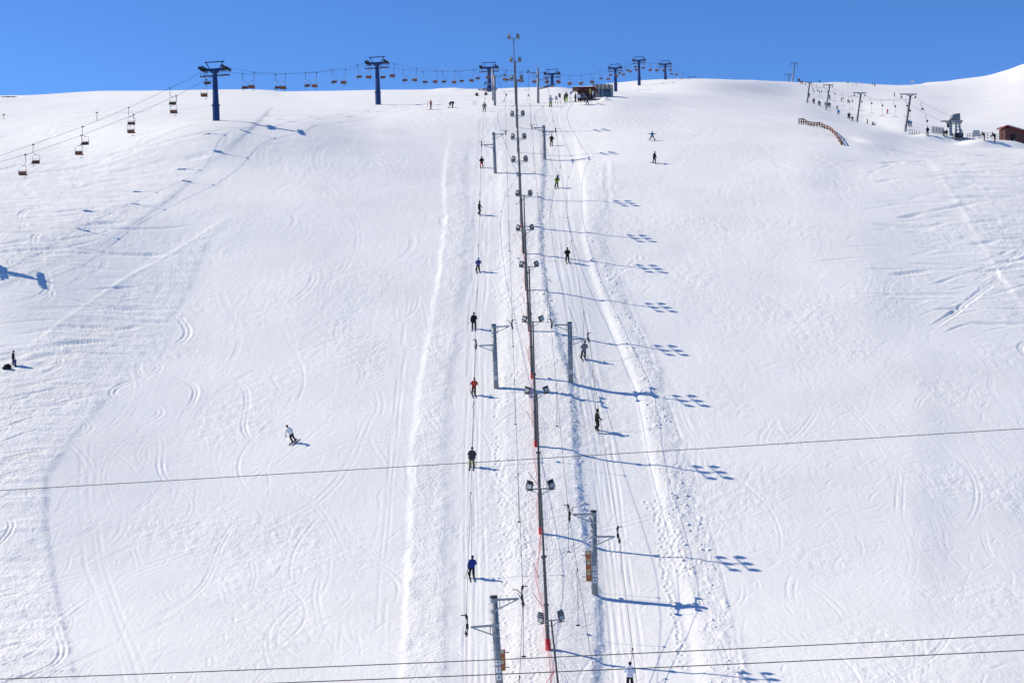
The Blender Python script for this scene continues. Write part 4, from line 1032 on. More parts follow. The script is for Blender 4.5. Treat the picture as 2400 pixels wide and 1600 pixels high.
# ------------------------------------------------------------------ T-bar lift on the right
TGREY = mat('t_bar_grey_steel', (.14, .15, .17), .5, .3, .12, 2)
TB = [(2121, 309, 2134.5, 221, 2109, 2149, 312), (2008, 286.5, 2018, 218, 1999, 2030.5, 403), (1935, 258.5, 1945, 199, 1928.5, 1953.5, 470), (1891, 242, 1898, 193, 1885.5, 1905, 540), (1856.5, 190.5, 1863, 148, 1852, 1870.5, 640), (1847, 190, 1849.5, 174, 1838, 1855.5, 690)]
tbs = []
for i, (bx, by, tx, ty, a0, a1, Yg) in enumerate(TB):
    b = ground(bx, by)
    if i >= 4: b = on_snow(bx, Yg)
    t = P(tx, ty, b.y); Wd = (a1-a0)*b.y/F; h = (t-b).length; lean = math.atan2(t.x-b.x, t.z-b.z)
    o = thing('t_bar_tower', b, 'leaning grey T-shaped lift tower, '+['nearest, left of the drive station', 'second nearest, beyond the end of the wooden fence', 'third nearest on the snow flank', 'fourth nearest, its arms touching the skyline', 'tall one standing against the sky', 'farthest, only its upper part above the skyline'][i], 'lift tower', 'T-shaped towers of the T-bar lift', 0, 0)
    top = t-b; cx = ((a0+a1)/2-tx)*b.y/F
    m = MB(); m.tube([top*-.06, top*.0, top*.97], [.32, .31, .2], 12); m.build('column', TGREY, o, smooth=True)
    m = MB(); m.tube([(0, 0, -.1), top*.1], .335, 12); m.build('base_band', mat('pale_grey_paint', (.34, .36, .38), .6), o)
    m = MB(); c = top+V(cx, 0, 0); m.box(c, (Wd, .3, .18)); m.bar(top*.93, top+V(-.9, 0, -.05), .16, .16); m.bar(top*.93, top+V(.7, 0, -.05), .16, .16); m.build('cross_arm', TGREY, o)
    for sx in (-1, 1):
        m = MB(); e = c+V(sx*(Wd/2-.35), 0, 0); m.bar(e, e+V(0, 0, -.5), .07, .07); m.box(e+V(0, 0, -.62), (.16, 1.0, .14))
        dd = m.build('sheave_hanger', DARK, o)
        for yy in (-.35, .35):
            q = MB(); q.disc((0, 0, 0), (1, 0, 0), .2, .1, 10); q.build('sheave', BLACK, dd, e+V(0, yy, -.7))
    tbs.append((b+c+V(-(Wd/2-.35), 0, -.85), b+c+V(Wd/2-.35, 0, -.85)))
stL, stR = P(2206, 284, 297), P(2256, 284, 297)
TROPE = {}
for k, nm in ((0, 'left strand pulling the riders up'), (1, 'right strand with empty T-bars coming down')):
    att = [(stL, stR)[k]]+[t[k] for t in tbs]; pts = [att[0]]
    for p, q in zip(att, att[1:]):
        for j in range(1, 11):
            t = j/10; v = p.lerp(q, t); v.z -= 4*.012*(q-p).length*t*(1-t); pts.append(v)
    TROPE[k] = pts
    tag(MB().tube(pts, .022, 5).build('t_bar_rope', ROPE), 'thin steel rope of the T-bar lift, '+nm, 'cable')
def tr_at(k, Y):
    for a, b in zip(TROPE[k], TROPE[k][1:]):
        if a.y <= Y <= b.y: return a.lerp(b, (Y-a.y)/(b.y-a.y))
    return TROPE[k][0]
def tr_px(k, px):
    best = None
    for a, b in zip(TROPE[k], TROPE[k][1:]):
        xa, xb = CX+a.x*F/a.y, CX+b.x*F/b.y
        if min(xa, xb) <= px <= max(xa, xb): best = a.lerp(b, (px-xa)/(xb-xa+1e-9)); break
    return best
def tbar(p, drop, label):
    o = thing('t_bar_hanger', p, label, 'T-bar', 'T-bars hanging from the T-bar lift')
    m = MB(); m.tube([(0, 0, 0), (-.35, 0, -.25), (-.42, 0, -.6), (-.1, 0, -1.0), (.0, 0, -1.3)], .035, 6); m.build('hook', DARK, o)
    m = MB(); m.box((0, 0, -1.5), (.24, .24, .42)); m.tube([(0, -.14, -1.5), (0, .14, -1.5)], .2, 12); m.build('reel_box', DARK, o)
    m = MB(); m.tube([(0, 0, -1.7), (0, 0, -drop)], .025, 5); m.build('rope', ROPE, o)
    m = MB(); m.tube([(-.72, 0, -drop-.02), (0, 0, -drop+.06), (.72, 0, -drop-.02)], .04, 6); m.build('crossbar', DARK, o)
spots = [(1, 2162, 1.75), (1, 2126, 4.0), (1, 2098, 4.0), (1, 2068, 4.1), (1, 2043, 4.1), (1, 2020, 4.0), (1, 1998, 3.9), (1, 1976, 3.9), (1, 1957, 3.9), (1, 1940, 3.6), (1, 1926, 3.6), (1, 1916, 3.6), (1, 1905, 3.5)]
k = 0
for st, px, dr in spots:
    p = tr_px(st, px)
    if p is None: continue
    g = hz(p.x, p.y); tbar(p, min(dr, p.z-g-.35), f'empty T-bar hanging on the returning rope, {ORD[k]} from the drive station'); k += 1
k = 0
for st, px, dr in [(0, 2173, 3.6), (0, 2133, 4.2), (0, 1991, 3.8), (0, 1944, 3.8), (0, 1921, 3.6), (0, 1908, 3.6), (0, 1895, 3.6)]:
    p = tr_px(st, px)
    if p is None: continue
    g = hz(p.x, p.y); tbar(p, p.z-g-.75, f'T-bar pulling riders on the left rope, {ORD[k]} from the drive station'); k += 1
# drive station
b = on_snow(2240, 292); gz = b.z
def S_(px, py, Y=292.): return P(px, py, Y)-b
o = thing('drive_station', b, 'grey T-bar drive station with two legs, a side arm and a machine on top', 'lift station')
STG = mat('station_grey_paint', (.27, .29, .33), .5, .1, .12, 2)
m = MB(); a, c = S_(2229.5, 326), S_(2229.5, 288); m.box(((a.x+c.x)/2, .5, (a.z+c.z)/2), (.5, .6, abs(c.z-a.z)+1.2)); m.build('leg', STG, o)
m = MB(); a, c = S_(2240, 328), S_(2241, 286); d = S_(2253, 328), S_(2247.5, 286)
m.bar((a.x, 0, a.z), (c.x, 0, c.z), .26, .35); m.bar((d[0].x, 0, d[0].z), (d[1].x, 0, d[1].z), .32, .35)
for py in (288, 297, 305, 312, 319): q = S_(2245, py); m.box((q.x, 0, q.z), (.8, .3, .13))
m.build('ladder_leg', STG, o)
m = MB(); a, c = S_(2205, 283), S_(2256, 286); m.box(((a.x+c.x)/2, 0, (a.z+c.z)/2), (c.x-a.x, .7, .22)); m.box((S_(2240, 284).x, 0, S_(2240, 285).z), (1.9, 1.4, .45)); m.bar(S_(2212, 285), S_(2228, 290), .1, .1); m.build('side_arm', STG, o)
mach = mat('machine_grey', (.22, .23, .23), .6, .2, .3, 5)
m = MB()
A, B_, C_, D_ = S_(2226, 281), S_(2232.5, 269), S_(2247, 267), S_(2248, 282)
vs = [(p.x, yy, p.z) for yy in (-.8, .8) for p in (A, B_, C_, D_)]
m.add(vs, [(0, 1, 2, 3), (7, 6, 5, 4), (0, 4, 5, 1), (1, 5, 6, 2), (2, 6, 7, 3), (3, 7, 4, 0)]); mh = m.build('machine_housing', mach, o)
m = MB()
for t in (.1, .35, .6, .85):
    p0, p1 = A.lerp(D_, t), B_.lerp(C_, t); m.bar((p0.x, -.85, p0.z), (p1.x, -.85, p1.z), .07, .07)
for t in (.2, .5, .8): p0, p1 = A.lerp(B_, t), D_.lerp(C_, t); m.bar((p0.x, -.88, p0.z), (p1.x, -.88, p1.z), .07, .07)
m.build('grille', STEEL, mh)
m = MB(); n = 18; rr = 1.5; cc = S_(2240, 283)
m.tube([(cc.x+math.cos(2*math.pi*k/n)*rr, 1.2+math.sin(2*math.pi*k/n)*rr, cc.z-.3) for k in range(n+1)], .09, 6, False); m.bar((cc.x-rr, 1.2, cc.z-.3), (cc.x+rr, 1.2, cc.z-.3), .08, .08); m.build('drive_wheel', DARK, o)
m = MB(); q = S_(2227, 294); m.box((q.x-.35, .3, q.z), (.4, .3, .8)); m.build('control_box', DARK, o)
m = MB(); q = S_(2243, 320); m.box((q.x-.2, -.6, q.z), (.9, .8, 1.0)); m.tube([(q.x+.3, -.6, q.z-.7), (q.x+.6, -.6, q.z-.2), (q.x+1.1, -.5, q.z+.2)], .12, 8); m.build('counterweight', DARK, o)
m = MB(); q = S_(2244, 334); m.box((q.x, -.7, q.z), (2.15, 1.5, 1.3)); m.box((q.x, -.7, q.z+.68), (2.3, 1.65, .1)); m.build('concrete_base', mat('grey_concrete', (.17, .165, .155), .85, 0, .2, 3, .4), o)
tbar(P(2253, 290, 293.5), 3.0, 'T-bar waiting at the right side of the drive station')
# ------------------------------------------------------------------ wooden fence along the crest
FW = mat('brown_fence_wood', (.22, .085, .04), .7, 0, .3, 5, .4)
FP = mat('dark_fence_post', (.10, .05, .032), .75, 0, .3, 5, .4)
FPTS = [(255,1260,1160),(297,1268,1155),(337,1268,1158),(382,1265,1190),(423,1285,1218),(475,1295,1240),(530,1305,1240),(585,1308,1240),(630,1300,1240),(682,1325,1250),(722,1350,1285),(782,1365,1320),(833,1395,1355),(872,1430,1385),(915,1470,1420),(955,1530,1450),(990,1590,1490),(1025,1640,1545),(1046,1652,1570)]
fp = []
for x, y0, y1 in FPTS:
    px, pb, pt = 1840+x/7.84, 130+y0/7.84, 130+y1/7.84
    p = ground(px, pb); fp.append((p, min(max((pb-pt)*p.y/F, .75), 1.15)))
o = thing('wooden_fence', fp[0][0], 'brown wooden post and rail fence curving down the snow crest', 'fence')
b0 = fp[0][0]
for p, h in fp:
    m = MB(); m.box((0, 0, h/2-.2), (.17, .17, h+.4)); m.build('post', FP, o, p-b0)
for (p, h), (q, h2) in zip(fp, fp[1:]):
    for f in (.45, .88):
        m = MB(); m.bar(p-b0+V(0, -.1, h*f), q-b0+V(0, -.1, h2*f), .05, .17); m.build('rail', FW, o)
# ------------------------------------------------------------------ red ticket hut, grey shelter, brown hut
HR = mat('dark_red_boards', (.075, .016, .014), .7, 0, .2, 4, .3)
HRF = mat('red_fascia', (.10, .014, .016), .6, 0, .15, 3)
Yh = 286.
b = on_snow(1373, Yh); b.z = (CY-236)*Yh/F
o = thing('ticket_hut', b, 'small dark red wooden hut with overhanging flat roof behind the standing people', 'hut')
def Hq(px, py, Y=Yh): return P(px, py, Y)-b
x0, x1, zt, zb = Hq(1354, 0).x, Hq(1392, 0).x, Hq(0, 213).z, -.4
m = MB(); m.box(((x0+x1)/2, 1.3, (zt+zb)/2), (x1-x0-.1, 2.5, zt-zb)); m.build('wall', HR, o)
n = 13
for k in range(n):
    w = (x1-x0)/n; m = MB(); m.box((x0+w*(k+.5), .0, (zt+zb)/2), (w*.88, .07, zt-zb)); m.build('plank', HR, o)
m = MB(); xa, xb = Hq(1342, 0).x, Hq(1392, 0).x; zr = Hq(0, 206.5).z
vs = [(xa, -1.0, zr), (xb, -1.0, zr+.12), (xb+.9, -.6, zr-.7), (xa, -1.0, zr-.28), (xb, -1.0, zr-.22), (xb+.9, -.6, zr-.95)]
vs += [(v[0], 2.9, v[2]) for v in vs]
m.add(vs, [(0, 3, 4, 1), (1, 4, 5, 2), (6, 7, 10, 9), (7, 8, 11, 10), (0, 1, 7, 6), (1, 2, 8, 7), (3, 9, 10, 4), (4, 10, 11, 5), (0, 6, 9, 3), (2, 5, 11, 8)]); m.build('roof', HRF, o)
m = MB(); m.bar((xa+.2, -.9, zr-.25), (x0+.1, -.05, zr-.95), .1, .1); m.bar((xb-.2, -.9, zr-.25), (x1-.1, -.05, zr-.95), .1, .1); m.build('roof_brace', HRF, o)
q = Hq(1370, 222); m = MB(); m.box((q.x, -.06, q.z), (.9, .08, .75)); m.build('window', mat('dark_window_glass', (.02, .025, .03), .1), o)
m = MB()
for s in (-1, 1): m.box((q.x+s*.5, -.08, q.z), (.08, .06, .9))
m.box((q.x, -.08, q.z+.42), (1.08, .06, .08)); m.box((q.x, -.1, q.z-.42), (1.08, .16, .08)); m.build('window_frame', HRF, o)
m = MB(); m.add([(xa+.05, -.95, zr+.02), (xb, -.95, zr+.14), (xb, 2.85, zr+.14), (xa+.05, 2.85, zr+.02), (xa+.15, -.8, zr+.13), (xb-.1, -.8, zr+.24), (xb-.1, 2.8, zr+.24), (xa+.15, 2.8, zr+.13)], [(4, 5, 6, 7), (0, 1, 5, 4), (1, 2, 6, 5), (2, 3, 7, 6), (3, 0, 4, 7)]); tag(m.build('roof_snow', MATS.get('snowm') or bpy.data.materials['snow'], None, b), 'thin white snow layer lying on the red hut roof', 'snow', None)
def flat_sign(px0, px1, py0, py1, pb, Yd, mt, name, label, cat, post=True, tilt=0., marks=0):
    c = P((px0+px1)/2, (py0+py1)/2, Yd); g = on_snow((px0+px1)/2, Yd); W = (px1-px0)*Yd/F; Hh = (py1-py0)*Yd/F
    o = thing(name, g, label, cat, None, 0, tilt)
    z = max(c.z-g.z, Hh/2+.15)
    m = MB(); m.box((0, 0, z), (W, .05, Hh)); bd = m.build('board', mt, o)
    if post:
        for s in ((-1, 1) if W > .5 else (0,)):
            m = MB(); m.rod((s*W*.4, .05, -.3), (s*W*.4, .05, z+Hh*.4), .04); m.build('post', STEEL, o)
    for k in range(marks):
        m = MB(); m.box((random.uniform(-.12, .12)*W, -.03, z+Hh*(.32-.64*k/max(marks-1, 1))), (W*random.uniform(.4, .75), .012, Hh*.09)); m.build('lettering', INK, bd)
    return o
YEL = mat('yellow_sign', (.72, .60, .10), .5)
BRN = mat('brown_poster', (.18, .12, .07), .6)
SBL = mat('blue_sign', (.01, .10, .42), .45)
flat_sign(1302, 1308, 225, 234.5, 238, 281, WHITE, 'notice_board', 'white notice board on two legs left of the lime trousers', 'sign', True, R(-4), 4)
flat_sign(1311, 1316.5, 219, 228.5, 239, 282, BRN, 'poster_board', 'brown and cream poster board tilted on its post beside the hut', 'sign', True, R(-6), 3)
flat_sign(1381, 1385, 208.5, 219, 232, 284.5, YEL, 'hanging_sign', 'narrow yellow upright sign in front of the red hut', 'sign', True, 0, 3)
flat_sign(1389, 1392.4, 213, 222.5, 234, 284.3, WHITE, 'white_sign', 'narrow white upright sign at the right corner of the red hut', 'sign', True, R(-4), 2)
g = on_snow(1338.3, 281); c = P(1338.3, 217.7, 281)
o = thing('round_sign', g, 'round blue sign on a pole in front of the red hut', 'sign')
m = MB(); m.rod((0, .03, -.3), (0, .03, c.z-g.z+.2), .035); m.build('pole', STEEL, o)
m = MB(); m.disc((0, 0, c.z-g.z), (0, 1, 0), .26, .04, 18); m.build('disc', SBL, o)
m = MB(); m.box((0, -.03, c.z-g.z), (.3, .01, .07)); m.box((.06, -.032, c.z-g.z+.04), (.07, .01, .16), Matrix.Rotation(R(40), 3, 'Y')); m.build('arrow', WHITE, o)
m = MB(); m.rod((0, 0, -.3), (0, 0, 2.0), .03); tag(m.build('marker_stick', STEEL, None, on_snow(1335.5, 281)), 'plain thin stick standing left of the round blue sign', 'stick')
# grey glazed shelter
Ys = 292.; b = on_snow(1412, Ys); b.z = (CY-225)*Ys/F
o = thing('glazed_shelter', b, 'grey shelter with ribbed roof panels and dark glass front beside the red hut', 'shelter')
def Sq(px, py): return P(px, py, Ys)-b
PG = mat('pale_grey_cladding', (.42, .43, .42), .6, 0, .1, 2); RG_ = mat('grey_roof_sheet', (.27, .27, .25), .55, .1, .15, 3); GL = mat('dark_shelter_glass', (.035, .05, .065), .06, 0, .1, 2, 0, .9)
x0, x1, zt = Sq(1390, 0).x, Sq(1435.5, 0).x, Sq(0, 206).z
m = MB(); m.box(((x0+x1)/2, 1.6, zt/2-.2), (x1-x0, 2.6, zt+.4)); m.build('wall', PG, o)
m = MB(); m.box((x1+.06, 1.3, zt/2-.1), (.14, 3.0, zt+.9)); m.build('side_wall', PG, o)
zr = Sq(0, 196).z; nb = 5
for k in range(nb):
    w = (x1-x0)/nb; xx = x0+w*k
    m = MB(); m.add([(xx+.03, -.05, zt), (xx+w-.03, -.05, zt), (xx+w-.03, .9, zr), (xx+.03, .9, zr), (xx+.03, -.05, zt-.08), (xx+w-.03, -.05, zt-.08), (xx+w-.03, .98, zr-.08), (xx+.03, .98, zr-.08)], [(0, 1, 2, 3), (7, 6, 5, 4), (0, 4, 5, 1), (1, 5, 6, 2), (2, 6, 7, 3), (3, 7, 4, 0)]); m.build('roof_panel', RG_, o)
for k in range(nb+1):
    xx = x0+(x1-x0)*k/nb; m = MB(); m.bar((xx, -.1, zt+.02), (xx, .95, zr+.06), .08, .12); m.build('roof_rib', DARK, o)
m = MB(); m.add([(x0, .9, zr), (x1, .9, zr), (x1, 2.9, zt+.2), (x0, 2.9, zt+.2)], [(0, 1, 2, 3)]); m.box(((x0+x1)/2, 1.8, (zt+.2)), (x1-x0-.1, 2.1, .3)); m.build('rear_roof', RG_, o)
for a, c in ((1399.5, 1403), (1404.5, 1410.5), (1412.5, 1431.5)):
    xa, xb = Sq(a, 0).x, Sq(c, 0).x; m = MB(); m.box(((xa+xb)/2, .27, zt/2-.1), (xb-xa, .06, zt-.25)); m.build('window', GL, o)
for a in (1390.5, 1398.5, 1403.8, 1411.5, 1432.5):
    m = MB(); m.box((Sq(a, 0).x, .22, zt/2-.15), (.14, .12, zt+.25)); m.build('window_post', PG, o)
m = MB(); m.box((Sq(1421, 0).x, .2, .55), (1.5, .05, .1)); m.box((Sq(1421, 0).x, .2, .35), (1.1, .05, .1)); m.build('bench_rail', STEEL, o)
# brown hut at the right edge
WB = mat('reddish_brown_boards', (.13, .045, .036), .7, 0, .18, 3, .3); RF = mat('red_roof_edge', (.20, .03, .028), .6, 0, .15, 3)
Yb = 290.; b = on_snow(2356, Yb); b.z = (CY-335)*Yb/F
o = thing('brown_hut', b, 'reddish brown wooden hut with a sloping roof cut by the right picture edge', 'hut', None, R(8))
Hh = 3.55; Wl = 2.6; Wf = 6.0
m = MB(); m.box((Wf/2, Wl/2, .55), (Wf-.08, Wl-.08, 2.6)); m.box((1.2, Wl/2, 1.6), (2.3, Wl-.08, 2.9)); m.build('wall', WB, o)
n = 24
for k in range(n):
    w = Wf/n; xc = w*(k+.5)
    if 1.0 < xc < 2.2: m = MB(); m.box((xc, -.0, 2.05), (w*.9, .07, .5)); m.build('plank', WB, o); continue
    m = MB(); m.box((xc, 0, 1.1), (w*.9, .07, 3.9-k*.075)); m.build('plank', WB, o)
n = 10
for k in range(n):
    w = Wl/n; yc = w*(k+.5)
    if .9 < yc < 1.7: 
        for zc, hh in ((.0, 2.0), (2.65, .5)): m = MB(); m.box((0, yc, zc), (.07, w*.9, hh)); m.build('plank', WB, o)
        continue
    m = MB(); m.box((0, yc, 1.1), (.07, w*.9, 3.9)); m.build('plank', WB, o)
BK = mat('doorway_shade_black', (.008, .008, .009), .8)
m = MB(); m.box((1.6, .02, .75), (1.15, .06, 2.3)); m.build('doorway_shade', BK, o)  # flat panel coloured black for the shade inside the open doorway
m = MB()
for xx in (1.0, 2.2): m.box((xx, -.05, .8), (.1, .1, 2.5))
m.box((1.6, -.05, 2.02), (1.3, .1, .1)); m.build('door_frame', WB, o)
m = MB(); m.box((1.95, -.07, .25), (.14, .05, .95)); m.build('door_handle', WHITE, o)
m = MB(); m.box((.02, 1.3, 1.7), (.06, .7, 1.4)); m.build('window', mat('dark_window_glass', (.02, .025, .03), .1), o)
m = MB()
for yy in (.92, 1.68): m.box((-.04, yy, 1.7), (.08, .08, 1.55))
for zz in (.98, 2.42): m.box((-.04, 1.3, zz), (.08, .84, .08))
m.build('window_frame', WB, o)
m = MB(); A = [(-.45, -.55, 3.25), (.1, -.55, 3.55), (Wf+.5, -.55, 1.95)]
vs = [(x, y, z+t) for y in (-.55, Wl+.4) for t in (0, -.22) for x, _, z in A]
m.add(vs, [(0, 3, 4, 1), (1, 4, 5, 2), (6, 7, 10, 9), (7, 8, 11, 10), (0, 1, 7, 6), (1, 2, 8, 7), (3, 9, 10, 4), (4, 10, 11, 5), (0, 6, 9, 3), (2, 5, 11, 8)]); m.build('roof', RF, o)
m = MB(); m.add([(.1, -.5, 3.56), (Wf+.5, -.5, 1.99), (Wf+.5, Wl+.35, 1.99), (.1, Wl+.35, 3.56), (.3, -.42, 3.68), (Wf+.4, -.42, 2.13), (Wf+.4, Wl+.3, 2.13), (.3, Wl+.3, 3.68)], [(4, 5, 6, 7), (0, 1, 5, 4), (1, 2, 6, 5), (2, 3, 7, 6), (3, 0, 4, 7)])
rsn = m.build('roof_snow', bpy.data.materials['snow'], None, b); rsn.rotation_euler.z = R(8); tag(rsn, 'thin white snow layer lying on the brown hut roof', 'snow')
# railings, panels and board at the station
def railing(pxs, pb, ht, Yd, rails, label, name='railing', mt=DARK):
    b = on_snow(pxs[0], Yd); o = thing(name, b, label, 'railing', None)
    ps = [on_snow(x, Yd+.2*i)-b for i, x in enumerate(pxs)]
    for p in ps: m = MB(); m.rod(p+V(0, 0, -.6), p+V(0, 0, ht), .045); m.build('post', mt, o)
    for f in rails:
        m = MB(); m.tube([p+V(0, 0, ht*f) for p in ps], .035, 6); m.build('rail', mt, o)
    return o, ps
railing([2132.5, 2138, 2143.5, 2148.5, 2155], 0, 1.25, 303, (.25,), 'row of thin dark posts with a low rope left of the drive station', 'post_row')
o, ps = railing([2184, 2191, 2198, 2205, 2212], 0, 1.5, 293.2, (.98, .1), 'steel railing carrying four pale panels left of the drive station')
for i in range(4):
    m = MB(); p, q = ps[i], ps[i+1]; m.box(((p.x+q.x)/2, (p.y+q.y)/2-.06, (p.z+q.z)/2+.8), ((q.x-p.x)*.6, .04, 1.1)); m.build('panel', mat('pale_pink_panel', (.50, .45, .46), .6, 0, .1, 4), o)
railing([2267, 2272, 2279, 2285], 0, 1.1, 291, (.98, .55), 'steel railing on the snow mound right of the drive station')
railing([2296, 2301.5, 2307, 2314.5, 2325, 2334, 2343], 0, 1.35, 288.5, (.98, .65, .3), 'long steel railing leading to the brown hut')
flat_sign(2280.5, 2295.5, 305.5, 320, 326, 290.5, mat('grey_white_board', (.48, .49, .50), .6, 0, .12, 5), 'notice_board', 'large pale notice board behind the railing right of the drive station', 'sign', True, 0, 0)
flat_sign(2134.8, 2142, 189, 193.8, 197, 770, WHITE, 'skyline_sign', 'tiny white double board standing on the far skyline', 'sign')
m = MB(); m.box((0, 0, .6), (.28, .28, 2.4)); tag(m.build('marker_post', DARK, None, ground(2096.4, 227)), 'lone dark post on the snow field above the T-bar row', 'post')
for px, py0, py1, lab in ((9, 280, 269, 'thin post with a flat head at the left picture edge'), (227.3, 283, 264, 'thin post with a flat head left of the nearest pylon')):
    g = ground(px, py0); h = (py0-py1)*g.y/F
    o = thing('snow_lance', g, lab, 'post', 'thin posts with flat heads'); m = MB(); m.rod((0, 0, -.3), (0, 0, h), .045); m.build('pole', DARK, o)
    m = MB(); m.box((0, 0, h), (.42, .2, .14)); m.build('head', DARK, o)
# ------------------------------------------------------------------ dark bag at the left edge
g = ground(16.5, 866); m = MB()
m.tube([(-.42, 0, .03), (-.36, 0, .12), (-.15, 0, .30), (.12, .02, .36), (.27, .04, .26), (.33, .06, .06)], [.06, .14, .24, .28, .22, .08], 12)
o = m.build('bag', CL['black'], None, g, True); tag(o, 'black bulky bag lying on the snow beside the man and child', 'bag')
m = MB(); m.tube([(-.1, -.2, .35), (.0, -.26, .55), (.14, -.2, .4)], .025, 6); m.build('strap', BLACK, o)
# skis and bag by the bending person
m = MB(); m.box((0, 0, .06), (.45, .3, .16), None, .6); tag(m.build('bag', CL['charcoal'], None, ground(1052.5, 253.3)), 'small dark bag on the snow left of the bending person', 'bag')
# ------------------------------------------------------------------ shrubs, rocks
LEAF = mat('dark_shrub_green', (.045, .045, .025), .8, 0, .4, 6)
TWIG = mat('shrub_twig', (.05, .035, .025), .8)
for px, py, wpx, hpx, lab, sd in ((1117.5, 225.5, 10.5, 9.5, 'small dark conifer shrub in the snow left of the third pylon, left one', 3), (1138, 223.5, 11, 8, 'small dark spreading shrub right beside the third pylon', 4)):
    g = ground(px, py); W = wpx*g.y/F; Hs = hpx*g.y/F; rr = random.Random(sd)
    o = thing('conifer_shrub', g, lab, 'shrub', 'small shrubs on the upper slope')
    m = MB(); lf = MB()
    for k in range(26):
        a = rr.uniform(0, 6.28); el = rr.uniform(.05, 1.0); L = W/2*rr.uniform(.6, 1.05)
        e = V(math.cos(a)*L*(1-el*.6), math.sin(a)*L*(1-el*.6), Hs*(.15+.85*el))
        m.tube([V(0, 0, 0), e*.5+V(0, 0, -.03), e], [.03, .02, .008], 4)
        for j in range(16):
            c = e*rr.uniform(.35, 1.08)+V(rr.gauss(0, .06), rr.gauss(0, .06), rr.gauss(0, .05)); d = V(rr.gauss(0, 1), rr.gauss(0, 1), rr.gauss(0, 1)).normalized()*.11; u = V(rr.gauss(0, 1), rr.gauss(0, 1), rr.gauss(0, 1)).normalized()*.04
            lf.add([c-d, c+u, c+d, c-u], [(0, 1, 2, 3)])
    m.build('branches', TWIG, o); lf.build('needles', LEAF, o)
ROCK = mat('dark_rock', (.05, .045, .05), .9, 0, .3, 2, .5)
def rock(px, py, Y, w, h, lab, sd):
    rr = random.Random(sd); c = P(px, py, Y); m = MB(); n = 14
    m.tube([V(-w/2+w*k/n, 0, 0) for k in range(n+1)], [max(.05, h*math.sin(math.pi*k/n)**.5*rr.uniform(.55, 1.1)) for k in range(n+1)], 7)
    tag(m.build('rock', ROCK, None, c), lab, 'rock')
rock(21, 227.3, 362, 4.2, .16, 'low dark band of rock on the skyline at the left edge', 1)
rock(1026, 212, 375, 1.6, .16, 'small dark rock tip on the skyline left of the third pylon', 2)
# thin sticks by the left top station
for i, px in enumerate((1109, 1112.5, 1116)):
    m = MB(); m.rod((0, 0, -.3), (0, 0, .95), .028); tag(m.build('marker_stick', STEEL, None, ground(px, 246.5)), ('left', 'middle', 'right')[i]+' one of three thin sticks beside the beige rider', 'stick', 'thin sticks at the top of the left lift')
# stays and sheave block over the middle at the top
def stay(a, b, lab): tag(MB().tube([a, a.lerp(b, .5)+V(0, 0, -.15), b], .02, 5).build('stay_rope', ROPE), lab, 'cable')
stay(P(1166, 190, bD.y), P(1187, 222, bD.y), 'stay rope from the left top station pole to the hanging weight'); stay(P(1238, 176, bH.y), P(1238, 224, bH.y), 'stay rope from the pointed pole arm to the hanging block')
for px, py, x2, y2, Y_, lab in ((1187, 222.5, 1180, 240, bD.y, 'black weight bar hanging left of the masts near the top'), (1238.5, 224, 1228, 262, bH.y, 'rope block hanging right of the masts near the top')):
    a, e = P(px, py, Y_), P(x2, y2, Y_); o = thing('rope_weight', a, lab, 'weight'); m = MB(); m.box((0, 0, 0), (.28, .2, .3)); m.build('block', DARK, o)
    m = MB(); m.tube([V(0, 0, 0), e-a], .045 if px < 1200 else .02, 6); m.build('bar', BLACK, o)
# ------------------------------------------------------------------ red safety net along the masts
NP = [(1222,520),(1229,640),(1238,760),(1245,886),(1247,960),(1254,1045),(1255,1100),(1260,1150),(1266,1250),(1264,1285),(1261,1310),(1260,1340),(1262,1390),(1271,1430),(1281,1480),(1284,1525),(1287,1560),(1289,1590),(1291,1640)]
npts = [ground(a, b) for a, b in NP]
fine = []
for p, q in zip(npts, npts[1:]):
    k = max(2, int((q-p).length/.6))
    for j in range(k): fine.append(p.lerp(q, j/k))
fine.sort(key=lambda p: p.y)
for p in fine: p.z = hz(p.x, p.y)
b = fine[0]
o = thing('safety_net', b, 'long sagging red safety net running up the slope beside the floodlight masts', 'safety net')
m = MB(); Hn = .7
def nz(i): return .10*math.sin(i*.7)+.06*math.sin(i*1.9)
def np_(i, f): p = fine[i]; return V(p.x-b.x+.30*f*math.sin(i*.37), p.y-b.y, p.z-b.z+.05+Hn*f+nz(i)*f)
for r_ in range(6):
    f = r_/5
    for i in range(len(fine)-1): m.bar(np_(i, f), np_(i+1, f), .009, .009)
for i in range(len(fine)-1):
    for s in range(2):
        t = s/2; m.bar(np_(i, 0).lerp(np_(i+1, 0), t), np_(i, 1).lerp(np_(i+1, 1), t), .009, .009)
mm = m.build('net_mesh', NETM, o); tag(mm, kind='stuff')
poles = [(1224,538,1222,506),(1217,556,1212,543),(1229,712,1227,700),(1231,747,1225,732),(1241,840,1236,823),(1249,1000,1247,982),(1250,990,1247,985),(1258,1133,1247,1117),(1262,1284,1266,1262),(1263,1355,1254,1331),(1271,1420,1257,1400),(1280,1600,1292,1582)]
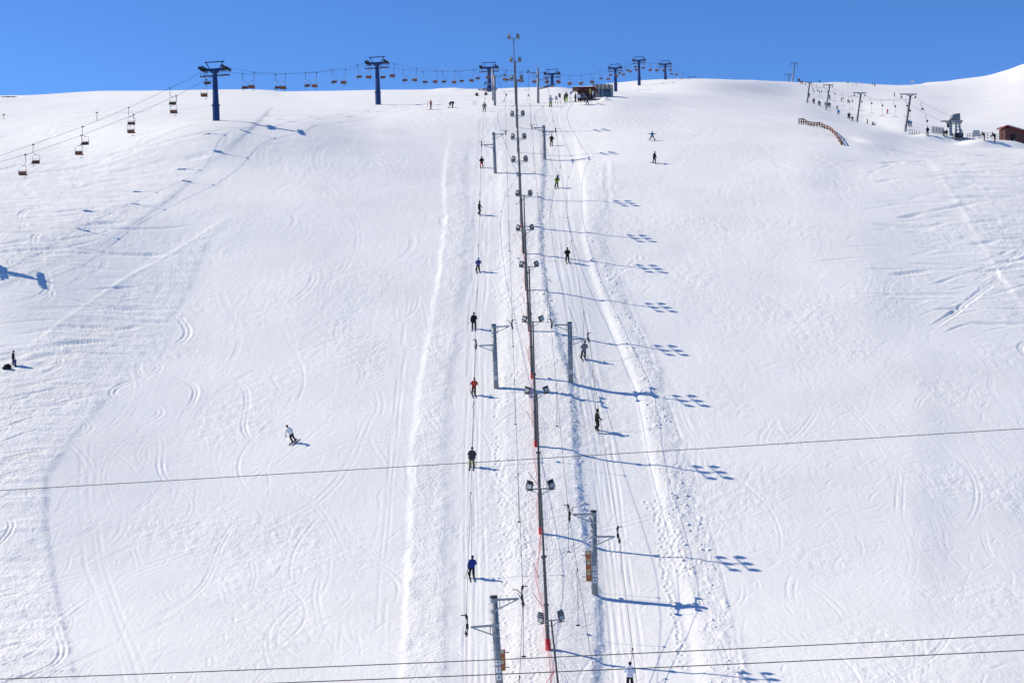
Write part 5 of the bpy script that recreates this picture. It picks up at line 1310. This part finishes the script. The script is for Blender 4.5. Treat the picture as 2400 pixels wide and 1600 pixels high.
for x0, y0, x1, y1 in poles:
    g = ground(x0, y0); t = P(x1, y1, g.y); d = t-g
    if d.length < .9: d = d.normalized()*1.3
    m = MB(); m.rod(V(0, 0, 0)-d*.1, d, .022); m.build('net_pole', REDPOLE, o, g-b)
# ------------------------------------------------------------------ cables passing close to the viewer
for x0, y0, x1, y1, Y_, r, lab in ((-300, 1166, 2700, 985, 46, .0115, 'thin dark cable crossing the whole picture below the middle'), (-300, 1600.5, 2700, 1470, 40, .0135, 'upper one of two dark cables crossing near the lower edge'), (-300, 1632, 2700, 1507.5, 41, .0145, 'lower one of two dark cables crossing near the lower edge')):
    pts = []
    for k in range(41):
        t = k/40; pts.append(P(x0+(x1-x0)*t, y0+(y1-y0)*t+(26 if Y_ < 45 else 8)*4*t*(1-t)*.3, Y_))
    tag(MB().tube(pts, r, 6).build('foreground_cable', mat('grey_cable', (.13, .13, .125), .6, .3)), lab, 'cable', 'cables crossing in front of the slope')
# loose lumps of snow along the lane edges
rr = random.Random(9); m = MB()
for k in range(420):
    if rr.random() < .55: py = rr.uniform(560, 1600); px = float(np.interp(py, [b for a, b in RB], [a for a, b in RB]))+rr.uniform(14, 75)*py/1000
    else: py = rr.uniform(400, 1300); px = float(np.interp(py, [b for a, b in MR], [a for a, b in MR]))+rr.uniform(-6, 16)
    g = ground(px, py); s = .05+.13*rr.random()**2.5
    vs = [g+V(rr.gauss(0, .12)*s, rr.gauss(0, .12)*s, 0)+V(math.cos(a)*s*rr.uniform(.7, 1.3), math.sin(a)*s*rr.uniform(.7, 1.3), z*s) for z in (-.2, .45) for a in (0, 1.26, 2.5, 3.8, 5.0)]+[g+V(0, 0, s*.8)]
    m.add(vs, [(i, (i+1) % 5, 5+(i+1) % 5, 5+i) for i in range(5)]+[(5+i, 5+(i+1) % 5, 10) for i in range(5)])
tag(m.build('snow_lumps', bpy.data.materials['snow'], None, (0, 0, 0), True), 'loose snow lumps scattered along the edges of the lift lanes', 'snow lumps', None, 'stuff')
